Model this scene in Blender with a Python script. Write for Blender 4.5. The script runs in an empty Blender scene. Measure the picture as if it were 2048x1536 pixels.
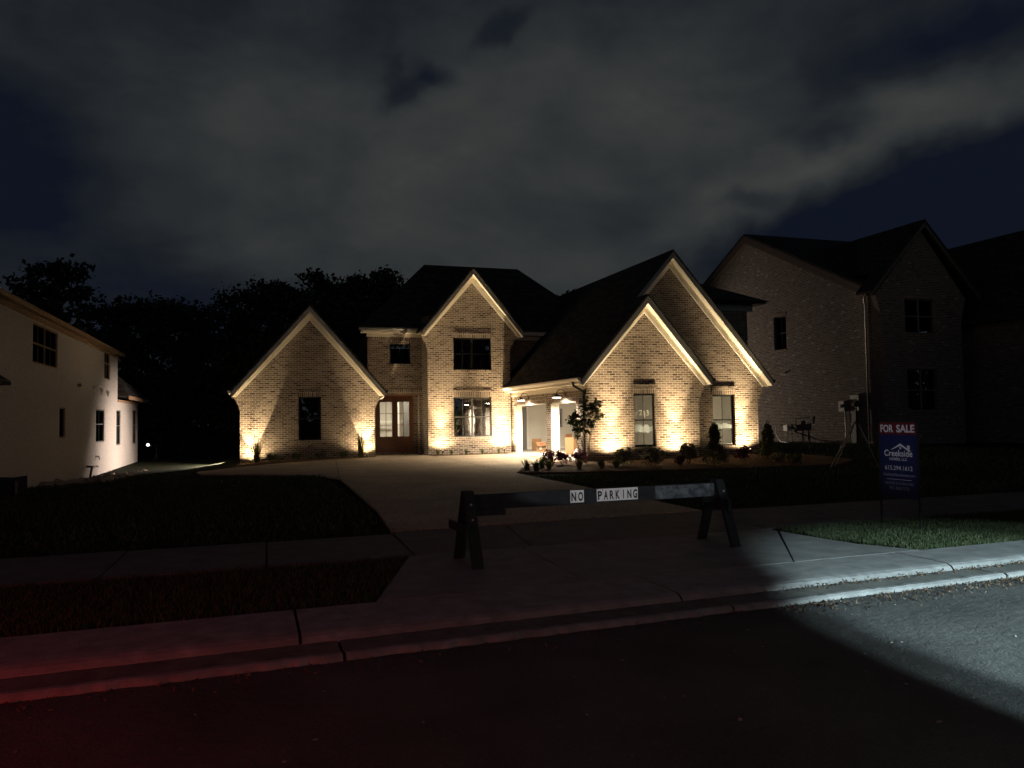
import bpy, bmesh, math, random
import numpy as np
from mathutils import Vector, Matrix, geometry
R = math.radians
scene = bpy.context.scene
COL = scene.collection

# ------------------------------------------------------------------ camera
ROT = ((0.948190043, 0.000614909, -0.317703106),
       (-0.317323858, -0.047051930, -0.947149241),
       (-0.015530955, 0.998892255, -0.044419046))
cam_d = bpy.data.cameras.new('camera')
cam = bpy.data.objects.new('camera', cam_d); COL.objects.link(cam)
mw = Matrix(ROT).to_4x4(); mw.translation = (0, 0, 1.6)
cam.matrix_world = mw
cam_d.sensor_width = 36; cam_d.lens = 1550 / 2048 * 36
cam_d.clip_start = 0.05; cam_d.clip_end = 2000
scene.camera = cam
scene.view_settings.view_transform = 'Standard'
scene.view_settings.look = 'None'
scene.view_settings.exposure = 0
scene.view_settings.gamma = 1

def ray(px, py):
    return Matrix(ROT) @ Vector(((px - 1024) / 1550, -(py - 768) / 1550, -1))

# ------------------------------------------------------------------ world: night sky with cloud
world = bpy.data.worlds.new('World'); scene.world = world; world.use_nodes = True
nt = world.node_tree; nt.nodes.clear()
def N(t, typ, **kw):
    n = t.nodes.new(typ)
    for k, v in kw.items():
        if k in n.inputs.keys() if isinstance(k, str) else False:
            n.inputs[k].default_value = v
        else:
            setattr(n, k, v)
    return n
def math_n(t, op, a, b=None, clamp=False):
    n = t.nodes.new('ShaderNodeMath'); n.operation = op; n.use_clamp = clamp
    for i, v in enumerate((a, b)):
        if v is None: continue
        if hasattr(v, 'is_output'): t.links.new(v, n.inputs[i])
        else: n.inputs[i].default_value = v
    return n.outputs[0]
def vm(t, op, a, b=None):
    n = t.nodes.new('ShaderNodeVectorMath'); n.operation = op
    for i, v in enumerate((a, b)):
        if v is None: continue
        if hasattr(v, 'is_output'): t.links.new(v, n.inputs[i])
        elif op == 'SCALE' and i == 1: pass
        else: n.inputs[i].default_value = v
    return n
tc = nt.nodes.new('ShaderNodeTexCoord')
D0 = vm(nt, 'NORMALIZE', tc.outputs['Generated']).outputs[0]
sep = nt.nodes.new('ShaderNodeSeparateXYZ'); nt.links.new(D0, sep.inputs[0])
zz = math_n(nt, 'ADD', math_n(nt, 'MAXIMUM', sep.outputs[2], 0.0), 0.22)
cmb = nt.nodes.new('ShaderNodeCombineXYZ')
nt.links.new(math_n(nt, 'DIVIDE', sep.outputs[0], zz), cmb.inputs[0])
nt.links.new(math_n(nt, 'DIVIDE', sep.outputs[1], zz), cmb.inputs[1])
def noise(t, vec, scale, detail=4, rough=0.5, dist=0.0):
    n = t.nodes.new('ShaderNodeTexNoise'); n.inputs['Scale'].default_value = scale
    n.inputs['Detail'].default_value = detail; n.inputs['Roughness'].default_value = rough
    n.inputs['Distortion'].default_value = dist
    if vec is not None: t.links.new(vec, n.inputs['Vector'])
    return n
mp = nt.nodes.new('ShaderNodeMapping'); mp.inputs['Rotation'].default_value = (0, 0, R(25))
mp.inputs['Scale'].default_value = (0.75, 1.5, 1); nt.links.new(cmb.outputs[0], mp.inputs[0])
mp2 = nt.nodes.new('ShaderNodeMapping'); mp2.inputs['Rotation'].default_value = (0, R(14), 0)
mp2.inputs['Scale'].default_value = (1.0, 1.0, 1.9); nt.links.new(D0, mp2.inputs[0])
n1 = noise(nt, mp2.outputs[0], 2.6, 5, 0.55, 0.25)
n2 = noise(nt, mp2.outputs[0], 8.0, 5, 0.55, 0.3)
warp = noise(nt, D0, 7.0, 4, 0.55)
wv = vm(nt, 'SUBTRACT', warp.outputs['Color'], (0.5, 0.5, 0.5)).outputs[0]
sc = nt.nodes.new('ShaderNodeVectorMath'); sc.operation = 'SCALE'; sc.inputs['Scale'].default_value = 0.11
nt.links.new(wv, sc.inputs[0])
DW = vm(nt, 'ADD', D0, sc.outputs[0]).outputs[0]
dens = math_n(nt, 'ADD', math_n(nt, 'MULTIPLY', math_n(nt, 'SUBTRACT', n1.outputs[0], 0.5), 1.25),
              math_n(nt, 'MULTIPLY', math_n(nt, 'SUBTRACT', n2.outputs[0], 0.5), 0.42))
zen = nt.nodes.new('ShaderNodeMapRange'); nt.links.new(sep.outputs[2], zen.inputs[0])
zen.inputs[1].default_value = 0.42; zen.inputs[2].default_value = 0.8; zen.inputs[3].default_value = 0.36; zen.inputs[4].default_value = -0.1
dens = math_n(nt, 'ADD', dens, zen.outputs[0])
low = nt.nodes.new('ShaderNodeMapRange'); nt.links.new(sep.outputs[2], low.inputs[0])
low.inputs[1].default_value = 0.10; low.inputs[2].default_value = 0.30; low.inputs[3].default_value = -0.03; low.inputs[4].default_value = 0.0
dens = math_n(nt, 'ADD', dens, low.outputs[0])
beh = nt.nodes.new('ShaderNodeMapRange'); nt.links.new(sep.outputs[1], beh.inputs[0])  # extra cloud brightness behind the camera, lifts surfaces facing the street
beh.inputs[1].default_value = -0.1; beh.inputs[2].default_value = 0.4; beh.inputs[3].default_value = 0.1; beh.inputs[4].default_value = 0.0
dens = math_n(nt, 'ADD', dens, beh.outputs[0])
# banks of cloud and clear gaps, as directions in the sky: (px, py of centre as seen, half sizes, tilt, amount)
BANKS = [(1150, 330, 560, 260, 8, 0.30), (650, 380, 420, 200, 15, 0.12), (1560, 395, 210, 60, 14, 0.42),
         (1250, 120, 360, 190, 10, 0.14), (1930, 180, 280, 70, 14, 0.30), (450, 200, 300, 150, 0, 0.06),
         (815, 165, 60, 26, 35, -0.34), (870, 130, 50, 22, -30, -0.26), (780, 120, 30, 40, 0, -0.2), (1010, 60, 70, 25, 25, -0.25), (1880, 410, 300, 120, 8, -0.95), (1660, 255, 80, 32, 0, -0.40),
         (1500, 412, 50, 16, 0, -0.30), (0, 300, 150, 130, 0, -0.55), (60, 40, 420, 160, 5, -0.14),
         (120, 560, 330, 90, -8, -0.25), (1020, 560, 500, 60, -6, 0.04), (1950, 50, 330, 60, 12, -0.22),
         (1720, 130, 180, 50, 16, -0.16), (1420, 520, 170, 40, 20, -0.15), (700, 540, 300, 80, 0, 0.06)]
for (px, py, rx, ry, tilt, amt) in BANKS:
    c = ray(px, py).normalized()
    right = c.cross(Vector((0, 0, 1))).normalized(); up = right.cross(c)
    ct, st = math.cos(R(tilt)), math.sin(R(tilt))
    a = (right * ct + up * st) / (rx / 1550); b = (-right * st + up * ct) / (ry / 1550)
    off = vm(nt, 'SUBTRACT', DW, tuple(c)).outputs[0]
    da = vm(nt, 'DOT_PRODUCT', off, tuple(a)).outputs['Value']
    db = vm(nt, 'DOT_PRODUCT', off, tuple(b)).outputs['Value']
    d2 = math_n(nt, 'ADD', math_n(nt, 'MULTIPLY', da, da), math_n(nt, 'MULTIPLY', db, db))
    mr = nt.nodes.new('ShaderNodeMapRange'); mr.interpolation_type = 'SMOOTHERSTEP'
    nt.links.new(math_n(nt, 'SQRT', d2), mr.inputs[0])
    mr.inputs[1].default_value = 0.0; mr.inputs[2].default_value = 1.7
    mr.inputs[3].default_value = amt; mr.inputs[4].default_value = 0
    dens = math_n(nt, 'ADD', dens, mr.outputs[0])
dens = math_n(nt, 'ADD', dens, 0.0, True)
ramp = nt.nodes.new('ShaderNodeValToRGB'); nt.links.new(dens, ramp.inputs[0])
els = ramp.color_ramp.elements
els[0].position = 0; els[0].color = (0.0040, 0.0060, 0.0120, 1)
els[1].position = 1; els[1].color = (0.0480, 0.0500, 0.0490, 1)
for p, c in ((0.25, (0.0100, 0.0125, 0.0160, 1)), (0.5, (0.0195, 0.0228, 0.0248, 1)), (0.75, (0.0320, 0.0340, 0.0340, 1))):
    e = els.new(p); e.color = c
# faint last daylight low in the sky comes from the physical sky with the sun far down
sky = nt.nodes.new('ShaderNodeTexSky'); sky.sky_type = 'NISHITA'; sky.sun_disc = False
sky.sun_elevation = R(-5); sky.sun_rotation = R(200)
bg2 = nt.nodes.new('ShaderNodeBackground'); bg2.inputs['Strength'].default_value = 0.01
nt.links.new(sky.outputs[0], bg2.inputs[0])
bg = nt.nodes.new('ShaderNodeBackground')
behind_gain = nt.nodes.new('ShaderNodeMapRange'); nt.links.new(sep.outputs[1], behind_gain.inputs[0])  # unseen sky behind the camera brightened to light the house fronts
behind_gain.inputs[1].default_value = -0.2; behind_gain.inputs[2].default_value = -0.8; behind_gain.inputs[3].default_value = 1.2; behind_gain.inputs[4].default_value = 1.9
nt.links.new(behind_gain.outputs[0], bg.inputs['Strength'])
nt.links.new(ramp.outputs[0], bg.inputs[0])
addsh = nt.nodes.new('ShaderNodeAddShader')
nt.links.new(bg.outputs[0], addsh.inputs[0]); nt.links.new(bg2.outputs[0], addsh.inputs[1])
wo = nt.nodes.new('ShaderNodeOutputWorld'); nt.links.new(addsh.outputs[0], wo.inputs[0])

# ------------------------------------------------------------------ lights outside the frame: a parked car's lamps and added fill spots
def spot(name, loc, to, power, size, blend, color, parent=None, radius=0.03):
    l = bpy.data.lights.new(name, 'SPOT'); l.energy = power; l.spot_size = R(size); l.spot_blend = blend
    l.color = color; l.shadow_soft_size = radius
    o = bpy.data.objects.new(name, l); COL.objects.link(o)
    o.location = loc
    o.rotation_euler = (Vector(to) - Vector(loc)).to_track_quat('-Z', 'Y').to_euler()
    if parent is not None:
        o.parent = parent
    return o
HEAD = (0.66, 0.91, 1.0)
a = Vector((0.0809, 0.5112, -0.8556)); s0 = Vector((7.0, -1.0, 2.0))
spot('headlamp_spill', s0, s0 + a, 1450, 97.0, 0.04, HEAD)
s1 = s0 + Vector((0.75, 0, 0))
spot('headlamp_beam', s1, s1 + a, 560, 96.0, 0.2, HEAD)
u1, u2, u3 = [(Vector(p) - s0).normalized() for p in ((4.98, 7.1, 0), (8.6, 9.2, 0), (10.0, 5.9, 0))]
ac = (u2 - u1).cross(u3 - u1).normalized(); ac = ac if ac.dot(u1) > 0 else -ac
spot('headlamp_core', s0, s0 + ac, 4700, math.degrees(2 * math.acos(ac.dot(u1))), 0.10, HEAD)
spot('road_fill', (3.5, -2.0, 2.8), (3.2, 2.8, 0), 80, 88, 1.0, (1.0, 0.88, 0.76), radius=0.3)  # added fill that lifts the dark asphalt near the camera
spot('tail_lamp_glow', (-3.9, 2.2, 1.3), (-2.6, 5.0, -0.3), 190, 150, 1.0, (1, 0.02, 0.015), radius=0.12)
spot('tail_lamp_near', (-2.2, 1.6, 1.3), (-0.3, 4.0, -0.3), 16.0, 150, 1.0, (1, 0.05, 0.04), radius=0.2)
bb_ = spot('barrier_fill', (1.2, -3.5, 0.78), (4.3, 8.4, 0.71), 1100, 15, 0.4, (0.92, 0.97, 1.0), radius=0.02); bb_.scale = (1, 0.11, 1)  # added flat spot, stands in for retroreflection of the letter plates
spot('sign_fill', (-3.0, 3.0, 2.3), (8.6, 8.62, 1.30), 700, 8, 1.0, (0.90, 0.93, 1.0), radius=0.05)  # added narrow spot, stands in for retroreflection of the sign

# ------------------------------------------------------------------ helpers
rnd = random.Random(7)
def mat(name): 
    m = bpy.data.materials.new(name); m.use_nodes = True
    return m, m.node_tree, m.node_tree.nodes['Principled BSDF']
def plain(name, col, rough=0.6, metal=0.0, var=0.0, scale=8.0, bump=0.0, bscale=40.0, spec=0.5):
    m, t, b = mat(name)
    b.inputs['Roughness'].default_value = rough; b.inputs['Metallic'].default_value = metal
    b.inputs['Specular IOR Level'].default_value = spec
    b.inputs['Base Color'].default_value = (*col, 1)
    tcn = t.nodes.new('ShaderNodeTexCoord')
    if var > 0:
        n = noise(t, tcn.outputs['Object'], scale, 5, 0.6)
        r = t.nodes.new('ShaderNodeValToRGB'); t.links.new(n.outputs[0], r.inputs[0])
        r.color_ramp.elements[0].position = 0.3; r.color_ramp.elements[1].position = 0.7
        r.color_ramp.elements[0].color = tuple(c * (1 - var) for c in col) + (1,)
        r.color_ramp.elements[1].color = tuple(min(1, c * (1 + var)) for c in col) + (1,)
        t.links.new(r.outputs[0], b.inputs['Base Color'])
    if bump > 0:
        n = noise(t, tcn.outputs['Object'], bscale, 4, 0.6)
        bp = t.nodes.new('ShaderNodeBump'); bp.inputs['Strength'].default_value = 1.0
        bp.inputs['Distance'].default_value = bump
        t.links.new(n.outputs[0], bp.inputs['Height']); t.links.new(bp.outputs[0], b.inputs['Normal'])
    return m
def brick(name, c1, c2, mortar, soldier=False, bump=0.012, row=0.0863, width=0.235, dark=(0.10, 0.07, 0.05), lightfac=0.0):
    m, t, b = mat(name)
    b.inputs['Roughness'].default_value = 0.9; b.inputs['Specular IOR Level'].default_value = 0.2
    uv = t.nodes.new('ShaderNodeUVMap')
    vec = uv.outputs[0]
    if soldier:
        mpn = t.nodes.new('ShaderNodeMapping'); mpn.inputs['Rotation'].default_value = (0, 0, R(90))
        t.links.new(vec, mpn.inputs[0]); vec = mpn.outputs[0]
    wob = noise(t, vec, 9.0, 3, 0.6)
    off = vm(t, 'SUBTRACT', wob.outputs['Color'], (0.5, 0.5, 0.5)).outputs[0]
    s = t.nodes.new('ShaderNodeVectorMath'); s.operation = 'SCALE'; s.inputs['Scale'].default_value = 0.012
    t.links.new(off, s.inputs[0]); vec2 = vm(t, 'ADD', vec, s.outputs[0]).outputs[0]
    br = t.nodes.new('ShaderNodeTexBrick')
    br.inputs['Scale'].default_value = 1; br.inputs['Brick Width'].default_value = width if not soldier else 0.26
    br.inputs['Row Height'].default_value = row; br.inputs['Mortar Size'].default_value = 0.0105
    br.inputs['Mortar Smooth'].default_value = 0.25; br.inputs['Bias'].default_value = 0.0
    if soldier: br.offset = 0.0
    br.inputs['Color1'].default_value = (0, 0, 0, 1); br.inputs['Color2'].default_value = (1, 1, 1, 1)
    br.inputs['Mortar'].default_value = (0.5, 0.5, 0.5, 1)
    t.links.new(vec2, br.inputs['Vector'])
    rp = t.nodes.new('ShaderNodeValToRGB'); t.links.new(br.outputs['Color'], rp.inputs[0])
    e = rp.color_ramp.elements
    e[0].position = 0; e[0].color = (*dark, 1); e[1].position = 1; e[1].color = (*c2, 1)
    x = e.new(0.22); x.color = (*c1, 1); x = e.new(0.6); x.color = tuple((p * 0.6 + q * 0.4) for p, q in zip(c1, c2)) + (1,)
    if lightfac > 0:
        x = e.new(0.96); x.color = (*c2, 1); e[len(e) - 1].color = tuple(min(.7, c + lightfac) for c in c2) + (1,)
    fn = noise(t, vec, 26.0, 4, 0.65)
    mx = t.nodes.new('ShaderNodeMix'); mx.data_type = 'RGBA'; mx.blend_type = 'MULTIPLY'; mx.inputs['Factor'].default_value = 1
    r2 = t.nodes.new('ShaderNodeValToRGB'); t.links.new(fn.outputs[0], r2.inputs[0])
    r2.color_ramp.elements[0].position = 0.32; r2.color_ramp.elements[0].color = (0.55, 0.55, 0.55, 1)
    r2.color_ramp.elements[1].position = 0.68; r2.color_ramp.elements[1].color = (1.25, 1.22, 1.2, 1)
    t.links.new(rp.outputs[0], mx.inputs['A']); t.links.new(r2.outputs[0], mx.inputs['B'])
    m2 = t.nodes.new('ShaderNodeMix'); m2.data_type = 'RGBA'
    t.links.new(br.outputs['Fac'], m2.inputs['Factor']); t.links.new(mx.outputs['Result'], m2.inputs['A'])
    m2.inputs['B'].default_value = (*mortar, 1)
    t.links.new(m2.outputs['Result'], b.inputs['Base Color'])
    # relief: recessed joints, bricks laid a little proud or shy, rough faces
    h = math_n(t, 'MULTIPLY', br.outputs['Fac'], -1.0)
    h = math_n(t, 'ADD', h, math_n(t, 'MULTIPLY', br.outputs['Color'], 0.5))
    h = math_n(t, 'ADD', h, math_n(t, 'MULTIPLY', fn.outputs[0], 0.9))
    bp = t.nodes.new('ShaderNodeBump'); bp.inputs['Strength'].default_value = 1.0
    bp.inputs['Distance'].default_value = bump
    t.links.new(h, bp.inputs['Height']); t.links.new(bp.outputs[0], b.inputs['Normal'])
    return m
def glass(name, refl=0.25, tint=(0.85, 0.88, 0.88), blend=0.2):
    m, t, b = mat(name); t.nodes.remove(b)
    out = t.nodes['Material Output']
    tr = t.nodes.new('ShaderNodeBsdfTransparent'); tr.inputs[0].default_value = (*tint, 1)
    gl = t.nodes.new('ShaderNodeBsdfGlossy'); gl.inputs['Roughness'].default_value = 0.012
    gl.inputs[0].default_value = (0.95, 0.97, 1, 1)
    tcn = t.nodes.new('ShaderNodeTexCoord'); n = noise(t, tcn.outputs['Object'], 1.6, 2, 0.5)
    bp = t.nodes.new('ShaderNodeBump'); bp.inputs['Distance'].default_value = 0.004
    t.links.new(n.outputs[0], bp.inputs['Height']); t.links.new(bp.outputs[0], gl.inputs['Normal'])
    fr = t.nodes.new('ShaderNodeLayerWeight'); fr.inputs[0].default_value = blend
    f = math_n(t, 'ADD', fr.outputs['Fresnel'], refl, True)
    mx = t.nodes.new('ShaderNodeMixShader'); t.links.new(f, mx.inputs[0])
    t.links.new(tr.outputs[0], mx.inputs[1]); t.links.new(gl.outputs[0], mx.inputs[2])
    t.links.new(mx.outputs[0], out.inputs[0])
    return m
def emit(name, col, strength):
    m, t, b = mat(name)
    b.inputs['Base Color'].default_value = (*col, 1)
    b.inputs['Emission Color'].default_value = (*col, 1); b.inputs['Emission Strength'].default_value = strength
    return m

M = {}
M['brick'] = brick('buff_brick', (0.19, 0.135, 0.098), (0.34, 0.27, 0.205), (0.53, 0.47, 0.39), dark=(0.08, 0.055, 0.043), bump=0.02)
M['soldier'] = brick('buff_brick_soldier', (0.19, 0.135, 0.098), (0.34, 0.27, 0.205), (0.53, 0.47, 0.39), soldier=True)
M['brick2'] = brick('brown_brick', (0.14, 0.105, 0.09), (0.22, 0.175, 0.15), (0.42, 0.38, 0.345), dark=(0.06, 0.045, 0.04), lightfac=0.26)
M['soldier2'] = brick('brown_brick_soldier', (0.17, 0.115, 0.09), (0.24, 0.18, 0.145), (0.42, 0.37, 0.32), soldier=True)
M['white_brick'] = brick('white_painted_brick', (0.58, 0.53, 0.48), (0.62, 0.57, 0.52), (0.55, 0.50, 0.455), dark=(0.55, 0.50, 0.455), bump=0.006)
M['shingle'] = plain('asphalt_shingle', (0.045, 0.040, 0.036), 0.95, spec=0.15)
def shingles():
    t = M['shingle'].node_tree; b = t.nodes['Principled BSDF']; uv = t.nodes.new('ShaderNodeUVMap')
    br = t.nodes.new('ShaderNodeTexBrick'); br.inputs['Scale'].default_value = 1; br.inputs['Brick Width'].default_value = 0.3; br.inputs['Row Height'].default_value = 0.10
    br.inputs['Mortar Size'].default_value = 0.006; br.inputs['Color1'].default_value = (0.028, 0.025, 0.023, 1); br.inputs['Color2'].default_value = (0.075, 0.068, 0.06, 1); br.inputs['Mortar'].default_value = (0.012, 0.011, 0.010, 1)
    t.links.new(uv.outputs[0], br.inputs['Vector']); t.links.new(br.outputs['Color'], b.inputs['Base Color'])
    bp = t.nodes.new('ShaderNodeBump'); bp.inputs['Distance'].default_value = 0.012; bp.invert = True
    t.links.new(br.outputs['Fac'], bp.inputs['Height']); t.links.new(bp.outputs[0], b.inputs['Normal'])
shingles()
M['fascia'] = plain('grey_fascia', (0.34, 0.33, 0.31), 0.55, var=0.06, scale=3)
M['cream'] = plain('cream_trim_paint', (0.72, 0.66, 0.55), 0.55, var=0.05, scale=3)
M['white_trim'] = plain('white_trim_paint', (0.78, 0.75, 0.69), 0.5, var=0.04, scale=4)
M['black'] = plain('black_window_frame', (0.012, 0.012, 0.012), 0.45)
M['bronze'] = plain('grey_bronze_frame', (0.10, 0.095, 0.085), 0.45)
M['darkmetal'] = plain('dark_metal', (0.02, 0.019, 0.018), 0.4, metal=0.3)
M['galv'] = plain('galvanised_metal', (0.30, 0.29, 0.28), 0.45, metal=0.5, var=0.1)
M['drywall'] = plain('white_drywall', (0.66, 0.63, 0.57), 0.9, var=0.05, scale=1.5)
M['sheath'] = plain('taped_drywall', (0.40, 0.375, 0.30), 0.9, var=0.08, scale=1.3)
M['greydoor'] = plain('grey_primer', (0.20, 0.20, 0.20), 0.6)
M['wood'] = plain('stained_wood', (0.25, 0.11, 0.055), 0.42, var=0.3, scale=14, bump=0.002, bscale=60)
M['rawwood'] = plain('raw_lumber', (0.33, 0.20, 0.11), 0.8, var=0.25, scale=6)
M['apron'] = plain('lit_apron_concrete', (0.17, 0.165, 0.157), 0.85, var=0.28, scale=3.0, bump=0.004, bscale=70)  # paler copy of the sidewalk concrete, headlamp light put into the colour
M['brownpaint'] = plain('brown_paint', (0.10, 0.07, 0.055), 0.7, var=0.1)
M['concrete'] = plain('concrete', (0.095, 0.090, 0.083), 0.85, var=0.28, scale=3.0, bump=0.004, bscale=70)  # darker copy of the apron concrete, shade put into the colour
M['floor'] = plain('garage_floor_concrete', (0.42, 0.40, 0.36), 0.8, var=0.12, scale=2)
M['curb'] = plain('curb_concrete', (0.21, 0.205, 0.196), 0.9, var=0.3, scale=5, bump=0.006, bscale=60)
M['pan'] = plain('dirty_gutter_concrete', (0.11, 0.105, 0.09), 0.9, var=0.35, scale=6, bump=0.006, bscale=60)
M['lawn'] = plain('lawn_soil', (0.016, 0.019, 0.009), 1.0, var=0.5, scale=3, bump=0.03, bscale=14, spec=0.05)
M['mulch'] = plain('brown_mulch', (0.11, 0.065, 0.04), 1.0, var=0.6, scale=18, bump=0.04, bscale=26, spec=0.1)
M['rubble'] = plain('clay_rubble', (0.40, 0.30, 0.22), 1.0, var=0.4, scale=5, bump=0.03, bscale=12)
M['card'] = plain('cardboard', (0.42, 0.24, 0.12), 0.85, var=0.08, scale=6)
M['redink'] = plain('red_ink', (0.6, 0.05, 0.03), 0.7)
M['plastic_white'] = plain('white_plastic', (0.75, 0.74, 0.72), 0.4, bump=0.02, bscale=9)
M['navy'] = plain('weathered_navy_paint', (0.009, 0.012, 0.015), 0.75, var=0.7, scale=7, bump=0.002, bscale=50)
M['sheet_white'] = plain('white_reflective_sheeting', (0.78, 0.78, 0.76), 0.4, var=0.05, scale=9)
M['ink'] = plain('black_ink', (0.012, 0.012, 0.014), 0.6)
M['sign_blue'] = plain('navy_sign_panel', (0.006, 0.016, 0.085), 0.5)
M['sign_red'] = plain('dark_red_sign_panel', (0.10, 0.008, 0.012), 0.5)
M['sign_white'] = plain('white_sign_lettering', (0.62, 0.64, 0.70), 0.5)
M['sign_grey'] = plain('grey_sign_lettering', (0.36, 0.38, 0.46), 0.5)
M['bark'] = plain('bark', (0.14, 0.10, 0.07), 0.95, var=0.3, scale=9, bump=0.01)
M['tan_bark'] = plain('smooth_tan_bark', (0.30, 0.20, 0.13), 0.8, var=0.2, scale=9)
M['stone'] = plain('pale_stone', (0.22, 0.20, 0.17), 0.9, var=0.3, scale=12, bump=0.01)
M['smoke'] = plain('chalk_marker', (0.72, 0.72, 0.68), 0.8)
m, t, b = mat('peeling_protective_film'); b.inputs['Base Color'].default_value = (0.55, 0.62, 0.64, 1)
tl_ = t.nodes.new('ShaderNodeBsdfTranslucent'); tl_.inputs[0].default_value = (0.7, 0.8, 0.82, 1); tr_ = t.nodes.new('ShaderNodeBsdfTransparent')
a1 = t.nodes.new('ShaderNodeAddShader'); t.links.new(tl_.outputs[0], a1.inputs[0]); t.links.new(b.outputs[0], a1.inputs[1])
mx_ = t.nodes.new('ShaderNodeMixShader'); mx_.inputs[0].default_value = 0.16; t.links.new(tr_.outputs[0], mx_.inputs[1]); t.links.new(a1.outputs[0], mx_.inputs[2])
t.links.new(mx_.outputs[0], t.nodes['Material Output'].inputs[0]); M['film'] = m

def leafmat(name, col, var=0.4, trans=0.2):
    m, t, b = mat(name)
    b.inputs['Roughness'].default_value = 0.6; b.inputs['Specular IOR Level'].default_value = 0.25
    g = t.nodes.new('ShaderNodeNewGeometry')
    r = t.nodes.new('ShaderNodeValToRGB'); t.links.new(g.outputs['Random Per Island'], r.inputs[0])
    r.color_ramp.elements[0].color = tuple(c * (1 - var) for c in col) + (1,)
    r.color_ramp.elements[1].color = tuple(min(1, c * (1 + var)) for c in col) + (1,)
    t.links.new(r.outputs[0], b.inputs['Base Color'])
    if trans:
        tl = t.nodes.new('ShaderNodeBsdfTranslucent'); t.links.new(r.outputs[0], tl.inputs[0])
        mx = t.nodes.new('ShaderNodeMixShader'); mx.inputs[0].default_value = trans
        t.links.new(b.outputs[0], mx.inputs[1]); t.links.new(tl.outputs[0], mx.inputs[2])
        t.links.new(mx.outputs[0], t.nodes['Material Output'].inputs[0])
    return m
M['leaf_dark'] = leafmat('dark_tree_leaves', (0.035, 0.045, 0.02))
M['leaf_myrtle'] = leafmat('myrtle_leaves', (0.05, 0.065, 0.028))
M['leaf_shrub'] = leafmat('grey_green_leaves', (0.30, 0.29, 0.18), 0.5, 0.4)
M['leaf_purple'] = leafmat('purple_leaves', (0.15, 0.05, 0.07), 0.5, 0.4)
M['leaf_conifer'] = leafmat('conifer_leaves', (0.16, 0.17, 0.07), 0.5, 0.4)
M['leaf_tuft'] = leafmat('golden_grass_leaves', (0.24, 0.23, 0.08), 0.4)
M['leaf_green'] = leafmat('fresh_green_leaves', (0.10, 0.13, 0.05), 0.5)
M['leaf_blade'] = leafmat('ornamental_grass_blades', (0.16, 0.15, 0.06), 0.4)
M['grass'] = leafmat('grass_blades', (0.055, 0.072, 0.032), 0.7)
M['litter'] = leafmat('dead_leaves', (0.10, 0.065, 0.04), 0.7, 0)
def aggregate():
    m, t, b = mat('exposed_aggregate'); b.inputs['Roughness'].default_value = 0.85
    b.inputs['Specular IOR Level'].default_value = 0.3
    tcn = t.nodes.new('ShaderNodeTexCoord')
    v = t.nodes.new('ShaderNodeTexVoronoi'); v.inputs['Scale'].default_value = 42; t.links.new(tcn.outputs['Object'], v.inputs['Vector'])
    r = t.nodes.new('ShaderNodeValToRGB'); t.links.new(v.outputs['Color'], r.inputs[0])
    e = r.color_ramp.elements; e[0].color = (0.20, 0.14, 0.09, 1); e[1].color = (0.62, 0.51, 0.37, 1)
    x = e.new(0.5); x.color = (0.46, 0.355, 0.24, 1)
    n = noise(t, tcn.outputs['Object'], 0.7, 4, 0.6)
    r2 = t.nodes.new('ShaderNodeValToRGB'); t.links.new(n.outputs[0], r2.inputs[0])
    r2.color_ramp.elements[0].position = .3; r2.color_ramp.elements[1].position = .7
    r2.color_ramp.elements[0].color = (0.78, 0.78, 0.78, 1); r2.color_ramp.elements[1].color = (1.1, 1.1, 1.1, 1)
    mx = t.nodes.new('ShaderNodeMix'); mx.data_type = 'RGBA'; mx.blend_type = 'MULTIPLY'; mx.inputs['Factor'].default_value = 1
    t.links.new(r.outputs[0], mx.inputs['A']); t.links.new(r2.outputs[0], mx.inputs['B'])
    t.links.new(mx.outputs['Result'], b.inputs['Base Color'])
    bp = t.nodes.new('ShaderNodeBump'); bp.inputs['Distance'].default_value = 0.012; bp.invert = True
    t.links.new(v.outputs['Distance'], bp.inputs['Height']); t.links.new(bp.outputs[0], b.inputs['Normal'])
    return m
M['aggregate'] = aggregate()
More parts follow.
